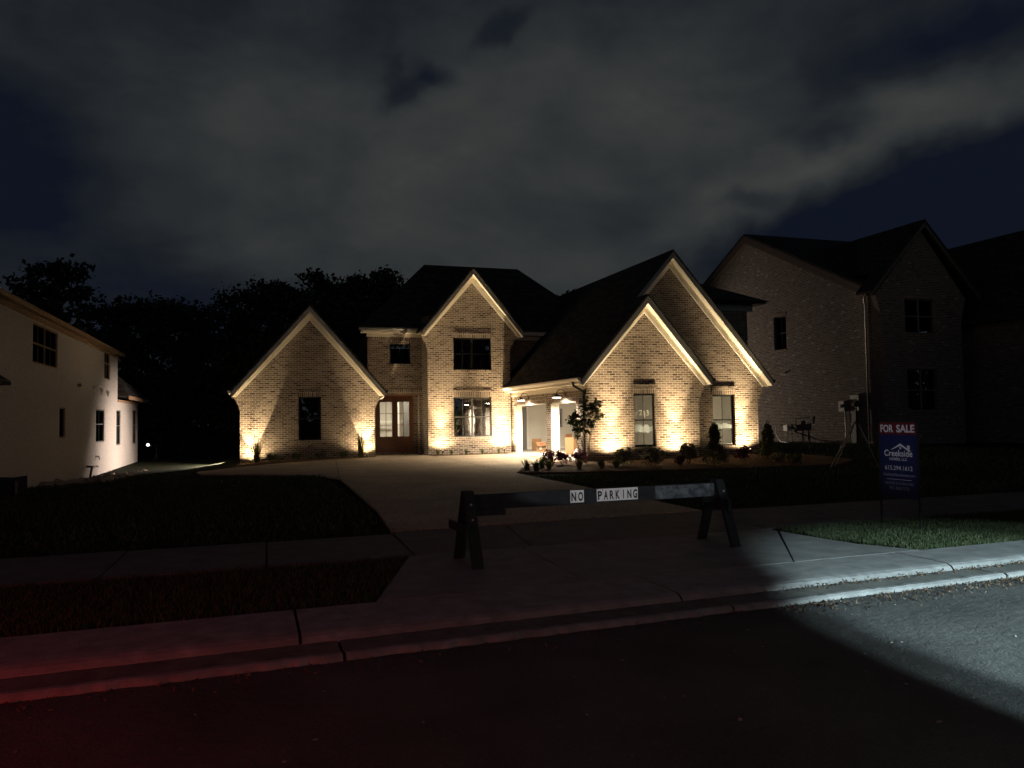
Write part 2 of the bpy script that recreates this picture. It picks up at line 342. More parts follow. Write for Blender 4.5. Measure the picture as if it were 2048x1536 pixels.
def asphalt():
    m, t, b = mat('street_asphalt'); b.inputs['Roughness'].default_value = 0.85
    b.inputs['Specular IOR Level'].default_value = 0.3
    tcn = t.nodes.new('ShaderNodeTexCoord')
    n = noise(t, tcn.outputs['Object'], 1.1, 5, 0.6); f = noise(t, tcn.outputs['Object'], 120, 3, 0.6)
    r = t.nodes.new('ShaderNodeValToRGB'); t.links.new(n.outputs[0], r.inputs[0])
    e = r.color_ramp.elements; e[0].position = .3; e[1].position = .72
    e[0].color = (0.055, 0.054, 0.051, 1); e[1].color = (0.105, 0.103, 0.097, 1)
    r3 = t.nodes.new('ShaderNodeValToRGB'); t.links.new(f.outputs[0], r3.inputs[0])
    r3.color_ramp.elements[0].position = .3; r3.color_ramp.elements[1].position = .7
    r3.color_ramp.elements[0].color = (0.55, 0.55, 0.55, 1); r3.color_ramp.elements[1].color = (1.4, 1.4, 1.4, 1)
    mx = t.nodes.new('ShaderNodeMix'); mx.data_type = 'RGBA'; mx.blend_type = 'MULTIPLY'; mx.inputs['Factor'].default_value = 1
    t.links.new(r.outputs[0], mx.inputs['A']); t.links.new(r3.outputs[0], mx.inputs['B'])
    t.links.new(mx.outputs['Result'], b.inputs['Base Color'])
    g = noise(t, tcn.outputs['Object'], 55, 4, 0.7); g2 = noise(t, tcn.outputs['Object'], 13, 3, 0.6)
    h = math_n(t, 'ADD', g.outputs[0], math_n(t, 'MULTIPLY', g2.outputs[0], 1.5))
    bp = t.nodes.new('ShaderNodeBump'); bp.inputs['Distance'].default_value = 0.016
    t.links.new(h, bp.inputs['Height']); t.links.new(bp.outputs[0], b.inputs['Normal'])
    return m
M['asphalt'] = asphalt()
def soffit():
    m, t, b = mat('vented_soffit'); b.inputs['Roughness'].default_value = 0.5
    uv = t.nodes.new('ShaderNodeUVMap')
    w = t.nodes.new('ShaderNodeTexWave'); w.bands_direction = 'X'; w.inputs['Scale'].default_value = 2.4
    t.links.new(uv.outputs[0], w.inputs['Vector'])
    r = t.nodes.new('ShaderNodeValToRGB'); t.links.new(w.outputs[0], r.inputs[0])
    r.color_ramp.elements[0].position = 0.03; r.color_ramp.elements[1].position = 0.12
    r.color_ramp.elements[0].color = (0.35, 0.31, 0.25, 1); r.color_ramp.elements[1].color = (0.74, 0.69, 0.58, 1)
    t.links.new(r.outputs[0], b.inputs['Base Color'])
    return m
M['soffit'] = soffit()

def mapc(ax, c, u, v):
    return (u, c, v) if ax == 'Y' else (c, u, v) if ax == 'X' else (u, v, c)
class MB:
    def __init__(s): s.v = []; s.f = []
    def add(s, vs, fs):
        o = len(s.v); s.v += [tuple(p) for p in vs]; s.f += [tuple(i + o for i in f) for f in fs]; return s
    def box(s, x0, x1, y0, y1, z0, z1):
        vs = [(x0, y0, z0), (x1, y0, z0), (x1, y1, z0), (x0, y1, z0), (x0, y0, z1), (x1, y0, z1), (x1, y1, z1), (x0, y1, z1)]
        return s.add(vs, [(0, 3, 2, 1), (4, 5, 6, 7), (0, 1, 5, 4), (1, 2, 6, 5), (2, 3, 7, 6), (3, 0, 4, 7)])
    def slab(s, outer, holes, ax, c0, c1):
        loops = [outer] + list(holes)
        tri = geometry.tessellate_polygon([[Vector((p[0], p[1], 0)) for p in l] for l in loops])
        flat = [p for l in loops for p in l]; n = len(flat)
        vs = [mapc(ax, c0, *p) for p in flat] + [mapc(ax, c1, *p) for p in flat]
        fs = [tuple(t) for t in tri] + [tuple(i + n for i in reversed(t)) for t in tri]
        k = 0
        for l in loops:
            m = len(l)
            for i in range(m):
                a, b = k + i, k + (i + 1) % m; fs.append((a, b, b + n, a + n))
            k += m
        return s.add(vs, fs)
    def obox(s, p0, p1, w, h, up=(0, 0, 1), ext=0):
        """bar from p0 to p1, width w, height h"""
        p0 = Vector(p0); p1 = Vector(p1); d = (p1 - p0).normalized(); p0 = p0 - d * ext; p1 = p1 + d * ext
        u = Vector(up); a = d.cross(u)
        if a.length < 1e-4: a = d.cross(Vector((0, 1, 0)))
        a.normalize(); b = a.cross(d).normalized()
        vs = []
        for p in (p0, p1):
            for (i, j) in ((-1, -1), (1, -1), (1, 1), (-1, 1)): vs.append(p + a * (w / 2 * i) + b * (h / 2 * j))
        return s.add(vs, [(0, 1, 2, 3), (7, 6, 5, 4), (0, 4, 5, 1), (1, 5, 6, 2), (2, 6, 7, 3), (3, 7, 4, 0)])
    def tube(s, pts, rad, n=8, cap=True):
        pts = [Vector(p) for p in pts]
        if not hasattr(rad, '__len__'): rad = [rad] * len(pts)
        vs = []; fs = []; prev = None
        for i, p in enumerate(pts):
            d = (pts[min(i + 1, len(pts) - 1)] - pts[max(i - 1, 0)]).normalized()
            a = d.cross(Vector((0, 0, 1))) if prev is None else d.cross(prev)
            if a.length < 1e-3: a = d.cross(Vector((0, 1, 0)))
            a.normalize(); b = d.cross(a).normalized(); prev = a.cross(d) if prev is None else a.cross(d)
            for k in range(n):
                t = 2 * math.pi * k / n; vs.append(p + (a * math.cos(t) + b * math.sin(t)) * rad[i])
        for i in range(len(pts) - 1):
            for k in range(n):
                k2 = (k + 1) % n; fs.append((i * n + k, i * n + k2, (i + 1) * n + k2, (i + 1) * n + k))
        if cap: fs.append(tuple(range(n))); fs.append(tuple((len(pts) - 1) * n + k for k in reversed(range(n))))
        return s.add(vs, fs)
    def lathe(s, prof, n=16, c=(0, 0, 0)):
        vs = []; fs = []
        for (r, z) in prof:
            for k in range(n):
                t = 2 * math.pi * k / n; vs.append((c[0] + r * math.cos(t), c[1] + r * math.sin(t), c[2] + z))
        for i in range(len(prof) - 1):
            for k in range(n):
                k2 = (k + 1) % n; fs.append((i * n + k, i * n + k2, (i + 1) * n + k2, (i + 1) * n + k))
        return s.add(vs, fs)
    def xform(s, m):
        s.v = [tuple(m @ Vector(p)) for p in s.v]; return s
    def build(s, name, m, parent=None, local=False, smooth=False, recalc=True):
        me = bpy.data.meshes.new(name); me.from_pydata(s.v, [], s.f)
        if recalc:
            bm = bmesh.new(); bm.from_mesh(me); bmesh.ops.recalc_face_normals(bm, faces=bm.faces); bm.to_mesh(me); bm.free()
        me.update()
        uvl = me.uv_layers.new(name='UVMap')
        nv = len(me.loops)
        if nv:
            co = np.empty(len(me.vertices) * 3); me.vertices.foreach_get('co', co); co = co.reshape(-1, 3)
            li = np.empty(nv, dtype=np.int32); me.loops.foreach_get('vertex_index', li)
            nr = np.empty(len(me.polygons) * 3); me.polygons.foreach_get('normal', nr); nr = np.abs(nr.reshape(-1, 3))
            tot = np.empty(len(me.polygons), dtype=np.int32); me.polygons.foreach_get('loop_total', tot)
            ax = np.repeat(np.argmax(nr, axis=1), tot); c = co[li]
            uv = np.where((ax == 0)[:, None], c[:, [1, 2]], np.where((ax == 1)[:, None], c[:, [0, 2]], c[:, [0, 1]]))
            uvl.data.foreach_set('uv', uv.astype(np.float32).ravel())
        if smooth: me.polygons.foreach_set('use_smooth', [True] * len(me.polygons))
        me.materials.append(M[m] if isinstance(m, str) else m)
        o = bpy.data.objects.new(name, me); COL.objects.link(o)
        if parent is not None:
            o.parent = parent
            if not local and parent.type == 'EMPTY': o.location = -parent.location
        return o
def empty(name, loc, label=None, cat=None, group=None, rz=0):
    o = bpy.data.objects.new(name, None); COL.objects.link(o); o.location = loc; o.rotation_euler = (0, 0, rz)
    o.empty_display_size = 0.3
    if label: tag(o, label, cat, group)
    return o
def tag(o, label=None, cat=None, group=None, kind=None):
    if label: o['label'] = label
    if cat: o['category'] = cat
    if group: o['group'] = group
    if kind: o['kind'] = kind
    return o
def copy_tree(o, parent=None):
    c = o.copy(); COL.objects.link(c); c.parent = parent
    for ch in list(o.children): copy_tree(ch, c)
    return c
def rect(u0, u1, v0, v1): return [(u0, v0), (u1, v0), (u1, v1), (u0, v1)]

# ------------------------------------------------------------------ ground
def terr(x, y):
    k = min(max((0.8 - x) / 6.8, 0), 1.4)
    z = -0.052 * min(max(0, y - 22), 30) * k
    if x > 16: z += 0.0
    return z
def curb_y(x, z0=6.07, s=0.038): return z0 + s * x
def sheet(name, poly, zoff, m, step=1.5, follow=True):
    from mathutils.geometry import delaunay_2d_cdt
    xs = [p[0] for p in poly]; ys = [p[1] for p in poly]
    pts = [Vector(p) for p in poly]; n = len(pts)
    def inside(x, y):
        c = False; j = n - 1
        for i in range(n):
            if ((poly[i][1] > y) != (poly[j][1] > y)) and (x < (poly[j][0] - poly[i][0]) * (y - poly[i][1]) / (poly[j][1] - poly[i][1] + 1e-12) + poly[i][0]): c = not c
            j = i
        return c
    x = min(xs) + step / 2
    while x < max(xs):
        y = min(ys) + step / 2
        while y < max(ys):
            if inside(x, y): pts.append(Vector((x, y)))
            y += step
        x += step
    v, e, f, *_ = delaunay_2d_cdt(pts, [], [list(range(n))], 1, 1e-5)
    vs = [(p.x, p.y, (terr(p.x, p.y) if follow else 0) + zoff) for p in v]
    b = MB(); b.add(vs, [tuple(q) for q in f])
    # skirt so the sheet has an edge
    k = len(vs); bo = [(p[0], p[1], (terr(*p) if follow else 0) + zoff) for p in poly]; lo = [(p[0], p[1], p[2] - 0.12) for p in bo]
    b.add(bo + lo, [(i, (i + 1) % n, (i + 1) % n + n, i + n) for i in range(n)])
    return b
def lawn():
    xs = sorted(set([-400, -200, -100, -60, -40, -30] + [round(-24 + 1.0 * i, 2) for i in range(70)] + [50, 60, 80, 120, 200, 400]))
    ys = [6.95, 7.2, 8] + [9 + i for i in range(52)] + [65, 80, 100, 140, 200, 400]
    vs = []; fs = []
    for j, y in enumerate(ys):
        for x in xs:
            yy = y + (0.025 * min(max(x, -60), 60) * max(0, 1 - (y - 6.95) / 30))
            vs.append((x, yy, terr(x, yy) - 0.03))
    w = len(xs)
    for j in range(len(ys) - 1):
        for i in range(w - 1): fs.append((j * w + i, j * w + i + 1, (j + 1) * w + i + 1, (j + 1) * w + i))
    b = MB(); b.add(vs, fs); return b
tag(lawn().build('lawn', 'lawn', recalc=False), kind='structure')
b = MB(); b.add([(-400, -300, -0.45), (400, -300, -0.45), (400, 400, -0.45), (-400, 400, -0.45)], [(0, 1, 2, 3)])
tag(b.build('ground', 'lawn', recalc=False), kind='structure')
# street
def strip(y0, s0, z0, y1, s1, z1, xa=-60, xb=60, n=240, jit=0.0, seed=1):
    r = random.Random(seed); b = MB(); vs = []; fs = []
    for i in range(n + 1):
        x = xa + (xb - xa) * i / n
        vs += [(x, y0 + s0 * x + r.uniform(-jit, jit), z0), (x, y1 + s1 * x, z1)]
    for i in range(n): fs.append((2 * i, 2 * i + 2, 2 * i + 3, 2 * i + 1))
    b.add(vs, fs); return b
b = strip(-12, 0.04, -0.16, 5.78, 0.04, -0.095); b.add([(-60, -12 - 2.4, -0.16), (60, -12 + 2.4, -0.16), (60, -9, -0.6), (-60, -14, -0.6)], [(0, 1, 2, 3)])
tag(b.build('street', 'asphalt', recalc=False), kind='structure')
# kerb: back strip, rounded nose, gutter pan, broken bright lip
def kerb():
    root = MB(); r = random.Random(3)
    joints = [0.34 + 3.32 * k for k in range(-14, 15)]
    for k in range(len(joints) - 1):
        xa, xb = joints[k] + 0.012, joints[k + 1] - 0.012
        n = 40
        vs = []; prof = [(0.0, -0.10), (0.0, 0.0), (-0.70, 0.0), (-0.78, -0.006), (-0.83, -0.022), (-0.865, -0.055), (-0.88, -0.12)]
        for i in range(n + 1):
            x = xa + (xb - xa) * i / n
            yb = 6.93 + 0.025 * x; yf = 6.07 + 0.038 * x; k_ = (yb - yf) / 0.86
            for (dy, z) in prof:
                jit = r.uniform(-0.006, 0.006) if dy < -0.7 else 0
                vs.append((x, yb + dy * k_ + jit, z + (r.uniform(-.002, .002) if dy < -.7 else 0)))
        m = len(prof); fs = []
        for i in range(n):
            for j in range(m - 1): fs.append((i * m + j, (i + 1) * m + j, (i + 1) * m + j + 1, i * m + j + 1))
        fs.append(tuple(range(m))); fs.append(tuple(n * m + j for j in reversed(range(m))))
        root.add(vs, fs)
    return root
tag(kerb().build('kerb', 'curb', recalc=True), kind='structure')
b = MB(); r = random.Random(9)
for k in range(-14, 14):
    xa, xb = 0.62 + 3.32 * k + 0.012, 0.62 + 3.32 * (k + 1) - 0.012; n = 44; vs = []; fs = []
    for i in range(n + 1):
        x = xa + (xb - xa) * i / n
        yf = 6.07 + 0.038 * x; yl = 5.66 + 0.042 * x
        j1 = r.uniform(-0.014, 0.014)
        pr = [(yf + 0.02, -0.062), (yl + 0.10, -0.072), (yl + 0.065 + j1, -0.052), (yl + 0.01 + j1, -0.050), (yl - 0.015 + j1, -0.066), (yl - 0.03 + j1, -0.13)]
        vs += [(x, y, z) for y, z in pr]
    m = len(pr)
    for i in range(n):
        for j in range(m - 1): fs.append((i * m + j, (i + 1) * m + j, (i + 1) * m + j + 1, i * m + j + 1))
    fs.append(tuple(range(m))); fs.append(tuple(n * m + j for j in reversed(range(m))))
    b.add(vs, fs)
g = b.build('gutter', 'curb'); tag(g, kind='structure')
g.data.materials.append(M['pan'])
for p in g.data.polygons:
    vsx = [g.data.vertices[i].co for i in p.vertices]
    zavg = sum(v.z for v in vsx) / len(vsx)
    if len(vsx) == 4 and abs(zavg + 0.067) < 0.0015: p.material_index = 1
# concrete sidewalk and apron as separate slabs with open joints between them
b = MB()
def slabpoly(poly, z=0.0, th=0.09):
    b.slab(poly, [], 'Z', z - th, z)
e = 0.008
# apron row
def yb(x): return 6.945 + 0.025 * x
slabpoly([(1.04, yb(1.04)), (3.1, yb(3.1)), (3.17, 9.19), (1.76, 9.14)])
slabpoly([(3.1 + 2 * e, yb(3.1)), (5.56, yb(5.56)), (6.83, 9.02), (6.83, 9.28), (3.17 + 2 * e, 9.19)])
slabpoly([(5.58, yb(5.58)), (7.36, yb(7.36)), (7.02, 7.75), (6.92, 8.4), (6.86, 9.0)])
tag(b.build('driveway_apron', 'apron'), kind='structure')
b = MB()
# sidewalk row across the drive
slabpoly([(1.84, 9.16), (3.3, 9.2), (3.62, 11.25), (1.9, 11.15)])
slabpoly([(3.3 + 2 * e, 9.2), (6.85, 9.3), (7.15, 11.4), (3.62 + 2 * e, 11.25)])
for k in range(16):
    x1 = 1.82 - 1.68 * k; x0 = x1 - 1.66
    slabpoly([(x0, 9.14 + 0.0), (x1, 9.14), (x1 + 0.03, 10.98), (x0 + 0.03, 10.93)])
for k in range(20):
    x0 = 6.87 + 1.68 * k + (0.0 if k else 0.0); x1 = x0 + 1.66
    slabpoly([(x0, 9.32), (x1, 9.34), (x1 + 0.3, 11.42), (x0 + 0.3, 11.4)])
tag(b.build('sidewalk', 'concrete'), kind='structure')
# drive of exposed aggregate, widening into a court before the house
drive = [(1.9, 11.17), (3.62, 11.27), (7.15, 11.42), (7.22, 14), (7.25, 18), (7.3, 21.5), (8.2, 23.6), (9.4, 25.0), (10.3, 26.2), (11.3, 26.9),
         (11.35, 33.55), (7.5, 33.3), (7.43, 36.3), (5.15, 36.3), (5.12, 33.9), (3.2, 33.1), (1.2, 31.6), (-0.55, 31.2), (-1.9, 30.2), (-1.6, 27.8), (0.3, 25.3),
         (1.6, 23.9), (2.3, 22.0), (2.2, 18), (2.1, 14)]
tag(sheet('driveway', drive, 0.012, 'aggregate').build('driveway', 'aggregate'), kind='structure')
b = MB()
for (p, q) in (((2.2, 14.9), (7.25, 15.1)), ((2.3, 22.2), (7.4, 22.3)), ((2.3, 22.2), (3.3, 33.1)), ((7.3, 22.3), (7.5, 33.3)), ((-0.8, 27), (11.2, 27.3))):
    z = [terr(*p) + 0.014, terr(*q) + 0.014]; n = 8
    pts = [(p[0] + (q[0] - p[0]) * i / n, p[1] + (q[1] - p[1]) * i / n) for i in range(n + 1)]
    for i in range(n):
        P, Q = Vector((*pts[i], 0)), Vector((*pts[i + 1], 0)); d = (Q - P).normalized(); w = Vector((-d.y, d.x, 0)) * 0.012
        za, zb = terr(*pts[i]) + 0.017, terr(*pts[i + 1]) + 0.017
        b.add([(P.x - w.x, P.y - w.y, za), (Q.x - w.x, Q.y - w.y, zb), (Q.x + w.x, Q.y + w.y, zb), (P.x + w.x, P.y + w.y, za)], [(0, 1, 2, 3)])
tag(b.build('driveway_joints', 'ink', recalc=False), kind='structure')
# planting beds
bed = [(7.35, 21.6), (8.6, 20.9), (11.2, 20.3), (14, 19.8), (17.5, 19.9), (19.5, 21.5), (20.3, 24), (20.2, 26.6), (16.1, 26.6), (16.1, 25.5), (11.35, 25.5), (11.35, 26.85),
       (10.4, 26.1), (9.5, 24.9), (8.3, 23.5)]
tag(sheet('flower_bed', bed, 0.022, 'mulch', 0.8).build('flower_bed', 'mulch'), kind='structure')
tag(sheet('mulch_strip', [(7.5, 33.35), (11.3, 33.6), (11.3, 34.0), (7.45, 34.0)], 0.03, 'mulch', 0.8).build('mulch_strip', 'mulch'), kind='structure')
tag(sheet('mulch_strip', [(-0.6, 31.25), (1.2, 31.65), (3.2, 33.15), (5.1, 33.95), (5.1, 34.29), (-0.6, 34.29)], 0.02, 'mulch', 0.8).build('mulch_strip', 'mulch'), kind='structure')

# ------------------------------------------------------------------ the house
house = empty('brick_house', (10, 30, 0), 'floodlit buff brick house with steep gables and an open garage, centre of the picture', 'house')
ROW = 0.0863
def corbel(x, z0, z1, out, side):
    """stepped outline points going up from (x,z0) to (x+side*out, z1)"""
    pts = []; n = max(1, int(round((z1 - z0) / ROW))); prev = x
    for i in range(n):
        za = z0 + (z1 - z0) * i / n; zb = z0 + (z1 - z0) * (i + 1) / n
        o = out * (((i + 1) / n) ** 1.35); pts.append((x + side * o, za)); pts.append((x + side * o, zb))
    return pts
def gable_wall(xl, xr, y, zb_l, zb_r, xc, z_apex, slope, ze, holes, cl=0.0, cr=0.0, zc=2.15, m='brick', parent=house, th=0.3):
    """front wall with gable: slope lines run from (xc,z_apex); at height ze walls flare by cl / cr"""
    pr = corbel(xr, zc, ze, cr, 1) if cr else [(xr, ze)]
    pl = corbel(xl, zc, ze, cl, -1) if cl else [(xl, ze)]
    xr2, xl2 = pr[-1][0], pl[-1][0]
    outer = [(xl, zb_l), (xr, zb_r)]
    outer += ([(xr, zc)] if cr else []) + pr
    outer += [(xr2, z_apex - slope * (xr2 - xc))] if z_apex - slope * (xr2 - xc) > ze + 0.02 else []
    outer += [(xc, z_apex)]
    outer += [(xl2, z_apex - slope * (xc - xl2))] if z_apex - slope * (xc - xl2) > ze + 0.02 else []
    outer += list(reversed(pl)) + ([(xl, zc)] if cl else [])
    b = MB(); b.slab(outer, holes, 'Y', y, y + th)
    return b.build('wall', m, parent)
def roof_gable(xl, xr, zr, xc, y0, y1, ywall, ze, parent=house, slope=None, board=0.20, over=None, right_only=False, name='roof'):
    """roof surface passes (xc,zr) and falls to (xl,ze),(xr,ze); front face y0, rear y1; wall plane ywall"""
    t = 0.07
    def z(x): return zr - (zr - ze) * ((x - xc) / (xr - xc) if x > xc else (xc - x) / (xc - xl))
    b = MB()
    b.slab([(xl - 0.03, ze - 0.02), (xc, zr), (xr + 0.03, ze - 0.02), (xr + 0.03, ze - 0.02 + t), (xc, zr + t * 1.3), (xl - 0.03, ze - 0.02 + t)], [], 'Y', y0 - 0.02, y1)
    rf = b.build(name, 'shingle', parent)
    b = MB()
    b.slab([(xl, ze - 0.03), (xl, ze - 0.23), (xl + 0.03, ze - 0.23), (xc, zr - 0.26), (xr - 0.03, ze - 0.23), (xr, ze - 0.23), (xr, ze - 0.03), (xc, zr - 0.01)], [], 'Y', y0, y0 + 0.035)
    fa = b.build('fascia', 'fascia', rf)
    b = MB()
    ys = ywall - 0.003
    for s in (-1, 1):
        xe = xl if s < 0 else xr
        b.slab([(xe, ze - 0.20), (xc, zr - 0.215), (xc, zr - 0.20), (xe, ze - 0.185)], [], 'Y', y0 + 0.036, ys)
    so = b.build('soffit', 'soffit', rf)
    # frieze boards lying on the brick, with a thin bright bead at the lower edge
    b = MB()
    for s in (-1, 1):
        xe = xl if s < 0 else xr
        k = (xe - xc)
        x2 = xe - s * 0.0
        b.slab([(x2, ze - 0.22), (xc, zr - 0.23), (xc, zr - 0.23 - board * 1.55), (x2 - s * board * 0.62, ze - 0.22)], [], 'Y', ywall - 0.03, ywall - 0.002)
    b.build('frieze_board', 'cream', rf)
    b = MB()
    for s in (-1, 1):
        xe = xl if s < 0 else xr
        b.slab([(xe - s * board * 0.58, ze - 0.23), (xc, zr - 0.20 - board * 1.55), (xc, zr - 0.28 - board * 1.55), (xe - s * board * 0.95, ze - 0.23)], [], 'Y', ywall - 0.05, ywall - 0.031)
    b.build('trim_bead', 'white_trim', rf)
    return rf
def window(parent, ax, c, u0, u1, v0, v1, mullions=(), muntins=(), rail=0.5, frame='black', pane='glass_dark', inset=0.09, th=0.045,
           lintel=0.22, sill=True, lm='soldier', sgn=1, fw=0.05):
    """sgn: +1 when the inside lies toward the larger coordinate"""
    b = MB(); c0 = c + sgn * inset; c1 = c0 + sgn * th
    b.slab(rect(u0, u1, v0, v1), [rect(u0 + fw, u1 - fw, v0 + fw, v1 - fw)], ax, c0, c1)
    vm_ = v0 + (v1 - v0) * rail
    segs = [u0 + fw] + [m for m in mullions] + [u1 - fw]
    for m_ in mullions: b.slab(rect(m_ - 0.045, m_ + 0.045, v0 + fw, v1 - fw), [], ax, c0 + sgn * .002, c1 - sgn * .002)
    edges = []
    for i in range(len(segs) - 1):
        a_ = segs[i] + (0.045 if i > 0 else 0); b_ = segs[i + 1] - (0.045 if i < len(segs) - 2 else 0)
        edges.append((a_, b_))
        if rail: b.slab(rect(a_, b_, vm_ - 0.025, vm_ + 0.025), [], ax, c0 + sgn * .001, c1 - sgn * .003)
        for k in range(muntins if isinstance(muntins, int) else 0):
            uu = a_ + (b_ - a_) * (k + 1) / (muntins + 1)
            if rail:
                b.slab(rect(uu - 0.009, uu + 0.009, v0 + fw, vm_ - 0.026), [], ax, c0 + sgn * .014, c1 - sgn * .014)
                b.slab(rect(uu - 0.009, uu + 0.009, vm_ + 0.026, v1 - fw), [], ax, c0 + sgn * .014, c1 - sgn * .014)
            else: b.slab(rect(uu - 0.009, uu + 0.009, v0 + fw, v1 - fw), [], ax, c0 + sgn * .014, c1 - sgn * .014)
    w = b.build('window', frame, parent)
    g = MB(); g.slab(rect(u0 + fw, u1 - fw, v0 + fw, v1 - fw), [], ax, c0 + sgn * (th / 2), c0 + sgn * (th / 2 + 0.004))
    g.build('pane', pane, w)
    if lintel:
        b = MB(); b.slab(rect(u0 - 0.02, u1 + 0.02, v1, v1 + lintel), [], ax, c - sgn * 0.022, c + sgn * inset); b.build('lintel', lm, w)
    if sill:
        b = MB(); b.slab(rect(u0 - 0.02, u1 + 0.02, v0 - 0.09, v0), [], ax, c - sgn * 0.03, c + sgn * inset); b.build('window_sill', lm, w)
    return w
M['glass_dark'] = glass('window_glass', 0.0, (0.7, 0.73, 0.74), 0.06)
M['glass_refl'] = glass('reflective_window_glass', 0.28, (0.6, 0.62, 0.62))
M['glass_dull'] = glass('dull_window_glass', 0.0, (0.8, 0.83, 0.84), 0.04)
M['glass_clear'] = glass('clear_window_glass', 0.03, (0.92, 0.94, 0.93))

# -- garage wing: wide rear gable (ridge x 15.6) and narrower projecting gable (ridge x 13.8)
WINA = (13.29, 14.21, 0.48, 2.45); WINB = (17.43, 18.46, 0.39, 2.43)
def hole(w, g=0.0): return rect(w[0], w[1], w[2], w[3])
gable_wall(11.4, 16.05, 25.6, -0.2, -0.2, 13.8, 5.78, 1.13, 2.78, [hole(WINA)], cl=0, cr=0.27, zc=2.15)
gable_wall(16.06, 19.55, 26.8, -0.25, -0.25, 15.6, 7.72, 1.13, 2.78, [hole(WINB)], cl=0, cr=0.30, zc=2.0, th=0.3) if False else None
# rear gable wall: full outline, its lower left part is behind the projecting gable
pr = corbel(19.55, 2.0, 2.78, 0.30, 1)
outer = [(16.06, -0.25), (19.55, -0.25), (19.55, 2.0)] + pr + [(15.6, 7.72), (12.0, 7.72 - 1.13 * 3.6), (12.0, 3.2), (16.06, 3.2)]
b = MB(); b.slab(outer, [hole(WINB)], 'Y', 26.8, 27.1); b.build('wall', 'brick', house)
rfA = roof_gable(11.10, 16.45, 6.02, 13.8, 25.25, 29.0, 25.6, 2.97)
rfB = roof_gable(11.10, 20.05, 8.02, 15.6, 26.45, 38.2, 26.8, 2.97) if False else None
# main garage roof: front edge stepped back, left slope runs forward over the projecting gable
def garage_roof():
    zr, xc, xl, xr, ze = 8.02, 15.6, 11.08, 20.05, 2.97
    sl = (zr - ze) / (xc - xl); t = 0.07
    b = MB(); y0, y1 = 26.43, 38.4
    b.slab([(xl - 0.03, ze - 0.02), (xc, zr), (xr + 0.03, ze - 0.02), (xr + 0.03, ze + 0.05), (xc, zr + 0.09), (xl - 0.03, ze + 0.05)], [], 'Y', y0, 34.0)
    b.slab([(xl + 0.4, ze + 0.43), (xc, zr), (xr + 0.03, ze - 0.02), (xr + 0.03, ze + 0.05), (xc, zr + 0.09), (xl + 0.4, ze + 0.50)], [], 'Y', 34.0, y1)
    rf = b.build('roof', 'shingle', house)
    # front boards, only where the rear gable shows above the projecting one
    def strip_l(a, b_): # left rake from x=13.0 up
        x0 = 13.0; z0 = zr - (xc - x0) * sl; return [(x0, z0 - a), (xc, zr - a * 1.06), (xc, zr - b_ * 1.06), (x0, z0 - b_)]
    def strip_r(a, b_): return [(xc, zr - a * 1.06), (xr, ze - a), (xr, ze - b_), (xc, zr - b_ * 1.06)]
    f = MB(); f.slab(strip_l(0.01, 0.23), [], 'Y', 26.45, 26.485); f.slab(strip_r(0.01, 0.23), [], 'Y', 26.45, 26.485); f.build('fascia', 'fascia', rf)
    f = MB(); f.slab(strip_l(0.185, 0.20), [], 'Y', 26.486, 26.797); f.slab(strip_r(0.185, 0.20), [], 'Y', 26.486, 26.797); f.build('soffit', 'soffit', rf)
    f = MB(); f.slab(strip_l(0.22, 0.48), [], 'Y', 26.77, 26.798)
    f.slab([(xc, zr - 0.23), (xr, ze - 0.22), (xr - 0.22, ze - 0.23), (xc, zr - 0.51)], [], 'Y', 26.77, 26.798); f.build('frieze_board', 'cream', rf)
    f = MB(); f.slab(strip_l(0.48, 0.55), [], 'Y', 26.75, 26.769)
    f.slab([(xc, zr - 0.50), (xr - 0.21, ze - 0.23), (xr - 0.28, ze - 0.23), (xc, zr - 0.58)], [], 'Y', 26.75, 26.769); f.build('trim_bead', 'white_trim', rf)
    return rf
grf = garage_roof()
# gutters
def gutter(x, y0, y1, z, side, parent, m='cream'):
    b = MB(); w = 0.13
    pts = [(x, z + 0.0), (x + side * w, z + 0.01), (x + side * w, z - 0.05), (x + side * w * 0.62, z - 0.12), (x, z - 0.12)]
    vs = [(p[0], y, p[1]) for y in (y0, y1) for p in pts]; n = 5
    b.add(vs, [tuple(range(5)), tuple(range(9, 4, -1))] + [(i, (i + 1) % n, (i + 1) % n + n, i + n) for i in range(n)])
    return b.build('gutter', m, parent)
gutter(11.07, 25.30, 33.99, 3.01, -1, grf)
gutter(20.09, 26.5, 38, 3.01, 1, grf, 'darkmetal')
gutter(16.49, 25.3, 26.4, 3.0, 1, rfA, 'darkmetal')
b = MB(); b.box(11.09, 11.39, 25.62, 33.98, 2.80, 2.82); b.build('soffit', 'cream', grf)
b = MB(); b.box(11.355, 11.385, 25.63, 33.97, 2.62, 2.80); b.box(11.33, 11.354, 25.63, 33.97, 2.60, 2.65); b.build('frieze_board', 'cream', grf)
b = MB(); b.box(11.04, 11.07, 25.29, 33.99, 2.80, 2.95); b.build('fascia', 'cream', grf)
# downspout with elbow at the garage corner
b = MB(); b.tube([(11.0, 25.9, 2.90), (11.02, 25.86, 2.75), (11.2, 25.75, 2.62), (11.33, 25.70, 2.55), (11.34, 25.70, 2.4), (11.34, 25.70, 0.1), (11.24, 25.6, 0.03)], 0.045, 10)
b.build('downspout', 'darkmetal', grf, smooth=True)
# garage side wall with its two door openings
O1 = (29.65, 33.70); O2 = (26.55, 29.10); ZT = 2.22
b = MB(); b.slab(rect(25.61, 36.5, -0.2, 2.95), [rect(O2[0], O2[1], 0.03, ZT), rect(O1[0], O1[1], 0.03, ZT)], 'X', 11.4, 11.62)
